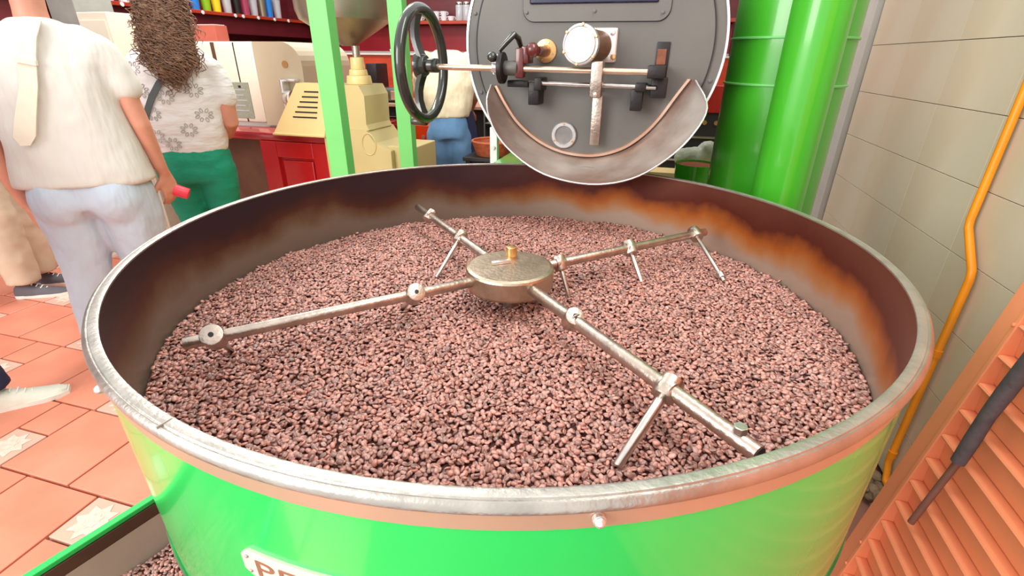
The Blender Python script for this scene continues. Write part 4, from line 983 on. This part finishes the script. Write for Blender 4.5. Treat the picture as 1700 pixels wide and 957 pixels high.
for px_, lab in ((180, 'white mug standing alone at the near end of the red shelf'), (206, 'white mug second from the near end of the red shelf')):
    q = ax(px_, 2, -4.08); t = thing('mug', lab, 'mug', (-4.08, q.y, 1.745)); MB().lathe([(.001, 1.746), (.036, 1.746), (.040, 1.84), (.037, 1.84), (.033, 1.752), (.001, 1.752)], (-4.08, q.y, 0), n=24, closedprof=False).build('mug_body', M['gauge'], t, True)
    MB().tube([(-4.04+.022*math.sin(x), q.y, 1.79+.024*math.cos(x)) for x in [PI*k/8 for k in range(9)]], .005, 8).build('handle', M['gauge'], t, True)
for nm, x0, x1, lab in (('left', 313, 345, 'terracotta red box on the cream machine, left one'), ('right', 349, 390, 'terracotta red box on the cream machine, right one')):
    a_ = ay(x0, 44, 2.6); b_ = ay(x1, 62, 2.6)
    t = thing('cardboard_box', lab, 'box', ((a_.x+b_.x)/2, 2.5, 1.445)); MB().box(a_.x, b_.x, 2.42, 2.54, 1.446, a_.z+.0, .003).build('carton', pmat('faded_red_card', (170, 82, 66), .6), t); MB().box(a_.x+.01, b_.x-.01, 2.43, 2.53, a_.z+.0, a_.z+.006, .001).build('lid', M['strip'], t)
# back shelves with cups
bs = thing('back_shelf', 'red wooden shelf with white cups on the back wall', 'shelf', (-1.6, 5.1, 1.7))
MB().box(-4.0, .9, 5.0, 5.26, 1.705, 1.74, .003).build('board', M['redwood'], bs)
MB().box(-4.0, .9, 5.20, 5.26, 1.42, 1.70).build('back_panel', pmat('deep_red_panel', (150, 22, 34), .4), bs)
MB().box(-4.0, .9, 5.16, 5.26, 1.38, 1.42, .002).build('lower_rail', M['strip'], bs)
ci = 0
cupm = None
for z0 in (1.74, 1.79):
    for px_ in (668, 682, 696, 712, 724, 736, 748):
        if z0 > 1.75 and px_ in (682, 748): continue
        q = ay(px_, 30, 5.08)
        rowp = [668, 682, 696, 712, 724, 736, 748] if z0 < 1.75 else [668, 696, 712, 724, 736]; nth = ['first', 'second', 'third', 'fourth', 'fifth', 'sixth', 'seventh'][rowp.index(px_)]
        t = thing('cup', 'white cup, %s from the left in the %s row on the back shelf' % (nth, 'bottom' if z0 < 1.75 else 'top'), 'cup', (q.x, 5.1, z0), 'white cups on the back shelf')
        MB().lathe([(.001, z0+.001), (.028, z0+.001), (.043, z0+.049), (.040, z0+.049), (.026, z0+.006), (.001, z0+.006)], (q.x, 5.1, 0), n=20, closedprof=False).build('cup_body', M['gauge'], t, True)
        MB().tube([(q.x+.040+.014*math.sin(x), 5.1, z0+.028+.014*math.cos(x)) for x in [PI*k/6 for k in range(7)]], .0035, 6).build('handle', M['gauge'], t, True)
for px_ in (762, 774):
    q = ay(px_, 20, 5.08); t = thing('glass_jar', 'tall clear jar beside the cups, %s' % ('left of the pair' if px_ < 770 else 'right of the pair'), 'jar', (q.x, 5.1, 1.74))
    MB().cyl((q.x, 5.1, 1.741), (q.x, 5.1, 1.90), .045, n=24, bev=.006).build('jar_body', M['clear'], t, True); MB().cyl((q.x, 5.1, 1.90), (q.x, 5.1, 1.93), .04, n=24, bev=.004).build('jar_lid', M['steel'], t, True)
# back worktop with wooden splash, equipment
bc = thing('back_counter', 'back counter with orange-red wooden splashboard and steel edge', 'counter', (-1.5, 3.4, 0))
MB().box(-3.3, 1.0, 3.62, 3.66, .0, 1.375, .002).build('splashboard', M['redwood'], bc)
MB().box(-3.3, 1.0, 3.60, 3.70, 1.375, 1.39, .003).build('ledge', M['strip'], bc)
MB().box(-3.3, 1.0, 2.98, 3.62, .985, 1.01, .003).build('worktop', M['band'], bc)
MB().box(-3.3, 1.0, 3.02, 3.62, .0, .985).build('cabinet', M['groove'], bc)
for k, x in enumerate((-2.6, -1.93, -1.62, -.95, -.3, .4)):
    MB().box(x-.12, x+.12, 3.0, 3.02, .86, .93, .003).build('drawer_front', M['black'], bc)
    MB().box(x-.08, x+.08, 2.992, 3.0, .90, .908, .001).build('drawer_handle', M['steel'], bc)
a_ = ay(606, 105, 3.2); b_ = ay(628, 148, 3.2)
t = thing('dark_appliance', 'black box-shaped appliance on the back counter right of the grinder neck', 'appliance', ((a_.x+b_.x)/2, 3.25, 1.01))
MB().box(a_.x, b_.x, 3.2, 3.4, 1.02, a_.z, .01).build('casing', M['black'], t, True); MB().box(a_.x+.01, b_.x-.01, 3.22, 3.38, 1.01, 1.02).build('feet', M['rubber'], t)
t = thing('toaster', 'grey metal toaster between the grinder and the second green post', 'toaster', (-1.93, 3.15, 1.01))
a_ = ay(622, 146, 3.05); b_ = ay(662, 168, 3.05)
MB().box(a_.x, b_.x, 3.05, 3.25, 1.02, a_.z, .025).build('casing', pmat('grey_metal', (96, 100, 96), .35, .6), t, True)
MB().box(b_.x-.07, b_.x-.01, 3.045, 3.06, 1.035, a_.z-.02, .004).build('copper_side', M['copper'], t)
MB().box(a_.x+.02, b_.x-.02, 3.07, 3.23, 1.01, 1.02).build('feet', M['black'], t)
a_ = ay(655, 85, 3.65)
t = thing('white_dish', 'small white dish on the ledge above the back counter', 'dish', (a_.x, 3.64, 1.39)); MB().cyl((a_.x, 3.64, 1.391), (a_.x, 3.64, 1.425), .028, .04, n=20, bev=.003).build('bowl', M['gauge'], t, True)
MB().cyl((a_.x+.03, 3.64, 1.40), (a_.x+.01, 3.64, 1.50), .008, n=10).build('spoon', M['silver'], t, True)
# orange-red box on stand left of the blue jeans
t = thing('orange_cabinet', 'small orange-red cabinet with a keyhole left of the blue jeans', 'cabinet', (-1.52, 2.85, 0))
a_ = ay(690, 208, 2.8); b_ = ay(724, 248, 2.8)
MB().box(a_.x-.1, b_.x-.04, 2.8, 2.96, b_.z, a_.z, .004).build('box', pmat('vivid_orange_red', (224, 66, 20), .35), t); MB().cyl((a_.x+.06, 2.8, (a_.z+b_.z)/2), (a_.x+.06, 2.795, (a_.z+b_.z)/2), .014, n=16).build('lock', M['silver'], t, True)
MB().box(a_.x-.1, b_.x-.04, 2.81, 2.96, 0, b_.z-.001).build('plinth', M['black'], t)
MB().box(a_.x+.0, b_.x-.03, 2.80, 2.81, b_.z-.07, b_.z-.062).build('bar', M['steel'], t)
# wire rack, basket, crate
t = thing('wire_rack', 'wire rack of thin shelves left of the roaster drum', 'rack', (-.95, 2.7, 0))
for z in (1.14, 1.08, 1.02, .97, .92):
    g = MB()
    for k in range(6): g.cyl((-.97, 2.7+.04*k, z), (-.72, 2.7+.04*k, z), .003, n=6)
    g.build('wire_shelf', M['rope'], t, True)
for (x, y) in ((-.97, 2.7), (-.72, 2.7), (-.97, 2.9), (-.72, 2.9)): MB().cyl((x, y, 0), (x, y, 1.2), .006, n=8).build('upright', M['rope'], t, True)
MB().box(-.98, -.71, 2.69, 2.91, .60, .62, .002).build('bottom_shelf', M['black'], t)
t = thing('wicker_basket', 'orange-brown wicker basket on a low stool left of the roaster', 'basket', (-.74, 2.2, .78))
MB().lathe([(.001, .79), (.11, .79), (.14, .875), (.132, .875), (.105, .80), (.001, .80)], (-.74, 2.2, 0), n=28, closedprof=False).build('bowl', M['card'], t, True); MB().tube([(-.74+.136*math.cos(x), 2.2+.136*math.sin(x), .876) for x in [2*PI*k/28 for k in range(28)]], .008, 8, closed=True).build('rim', M['card'], t, True)
t = thing('stool', 'dark low stool carrying the wicker basket', 'stool', (-.74, 2.2, 0)); MB().box(-.9, -.58, 2.05, 2.35, .765, .79, .004).build('seat', M['black'], t)
for sx in (-.87, -.61):
    for sy in (2.08, 2.32): MB().box(sx-.015, sx+.015, sy-.015, sy+.015, 0, .765).build('leg', M['black'], t)
t = thing('red_crate', 'dark red plastic crate on the floor side of the white pole', 'crate', (-.75, 1.85, 0)); MB().box(-.86, -.56, 1.75, 1.98, .30, .72, .01).build('crate_body', M['crim'], t); MB().box(-.88, -.54, 1.73, 2.0, .72, .745, .004).build('rim', M['crim'], t)
MB().box(-.84, -.58, 1.77, 1.96, 0, .30).build('base', M['black'], t)
t = thing('white_pole', 'thin white pole with a bolt left of the drum', 'pole', (-.50, 1.45, 0)); MB().box(-.512, -.475, 1.43, 1.465, 0, 1.06, .003).build('tube', M['gauge'], t); MB().cyl((-.493, 1.43, .965), (-.493, 1.42, .965), .009, n=10).build('bolt', M['steel'], t, True)
# right of the drum: shelf rack, green tub, grey cloth
t = thing('dark_rack', 'dark storage rack with a red top between the drum and the green cylinder', 'rack', (.55, 2.75, 0))
MB().box(.25, .95, 2.6, 2.9, 0, 1.06, .003).build('carcass', M['groove'], t); MB().box(.23, .97, 2.58, 2.92, 1.06, 1.22, .003).build('top_box', M['crim'], t)
for z in (.75, .9): MB().box(.26, .94, 2.585, 2.60, z, z+.012).build('shelf_edge', M['steel'], t)
for k in range(6): MB().cyl((.42+.07*k, 2.585, 1.0), (.42+.07*k, 2.575, 1.0), .014, n=12).build('knob', M['brass'], t, True)
a_ = az(1155, 272, .935)
t = thing('green_tub', 'round green tub filled with brown coffee, below the right of the drum', 'tub', (.462, 1.50, .86))
MB().lathe([(.001, .83), (.085, .83), (.092, .935), (.088, .935), (.082, .84), (.001, .84)], (.462, 1.50, 0), n=32, closedprof=False).build('tub_body', M['green2'], t, True)
MB().cyl((.462, 1.50, .84), (.462, 1.50, .926), .084, n=28).build('coffee', pmat('ground_coffee', (150, 76, 50), .9, 0, .2, 60, .4, 90), t, True)
t = thing('side_table', 'pale yellow small table under the green tub', 'table', (.40, 1.5, 0)); MB().box(.505, .62, 1.25, 1.9, .80, .83, .003).box(.2, .505, 1.76, 1.9, .80, .83).build('table_top', M['yellow'], t)
for (x, y) in ((.58, 1.3), (.58, 1.86), (.25, 1.86)): MB().box(x-.015, x+.015, y-.015, y+.015, 0, .80).build('leg', M['yellow2'], t)
t = thing('grey_cloth', 'crumpled grey cloth lying behind the green tub', 'cloth', (.5, 1.8, .83))
mb = MB().sph((.46, 1.82, .90), .06, (1.5, .9, .9), 16, 10).sph((.54, 1.82, .94), .055, (1, .9, 1.0), 16, 10); o = mb.build('cloth_heap', M['label'], t, True); remesh(o, .012, 2, .03, .05)
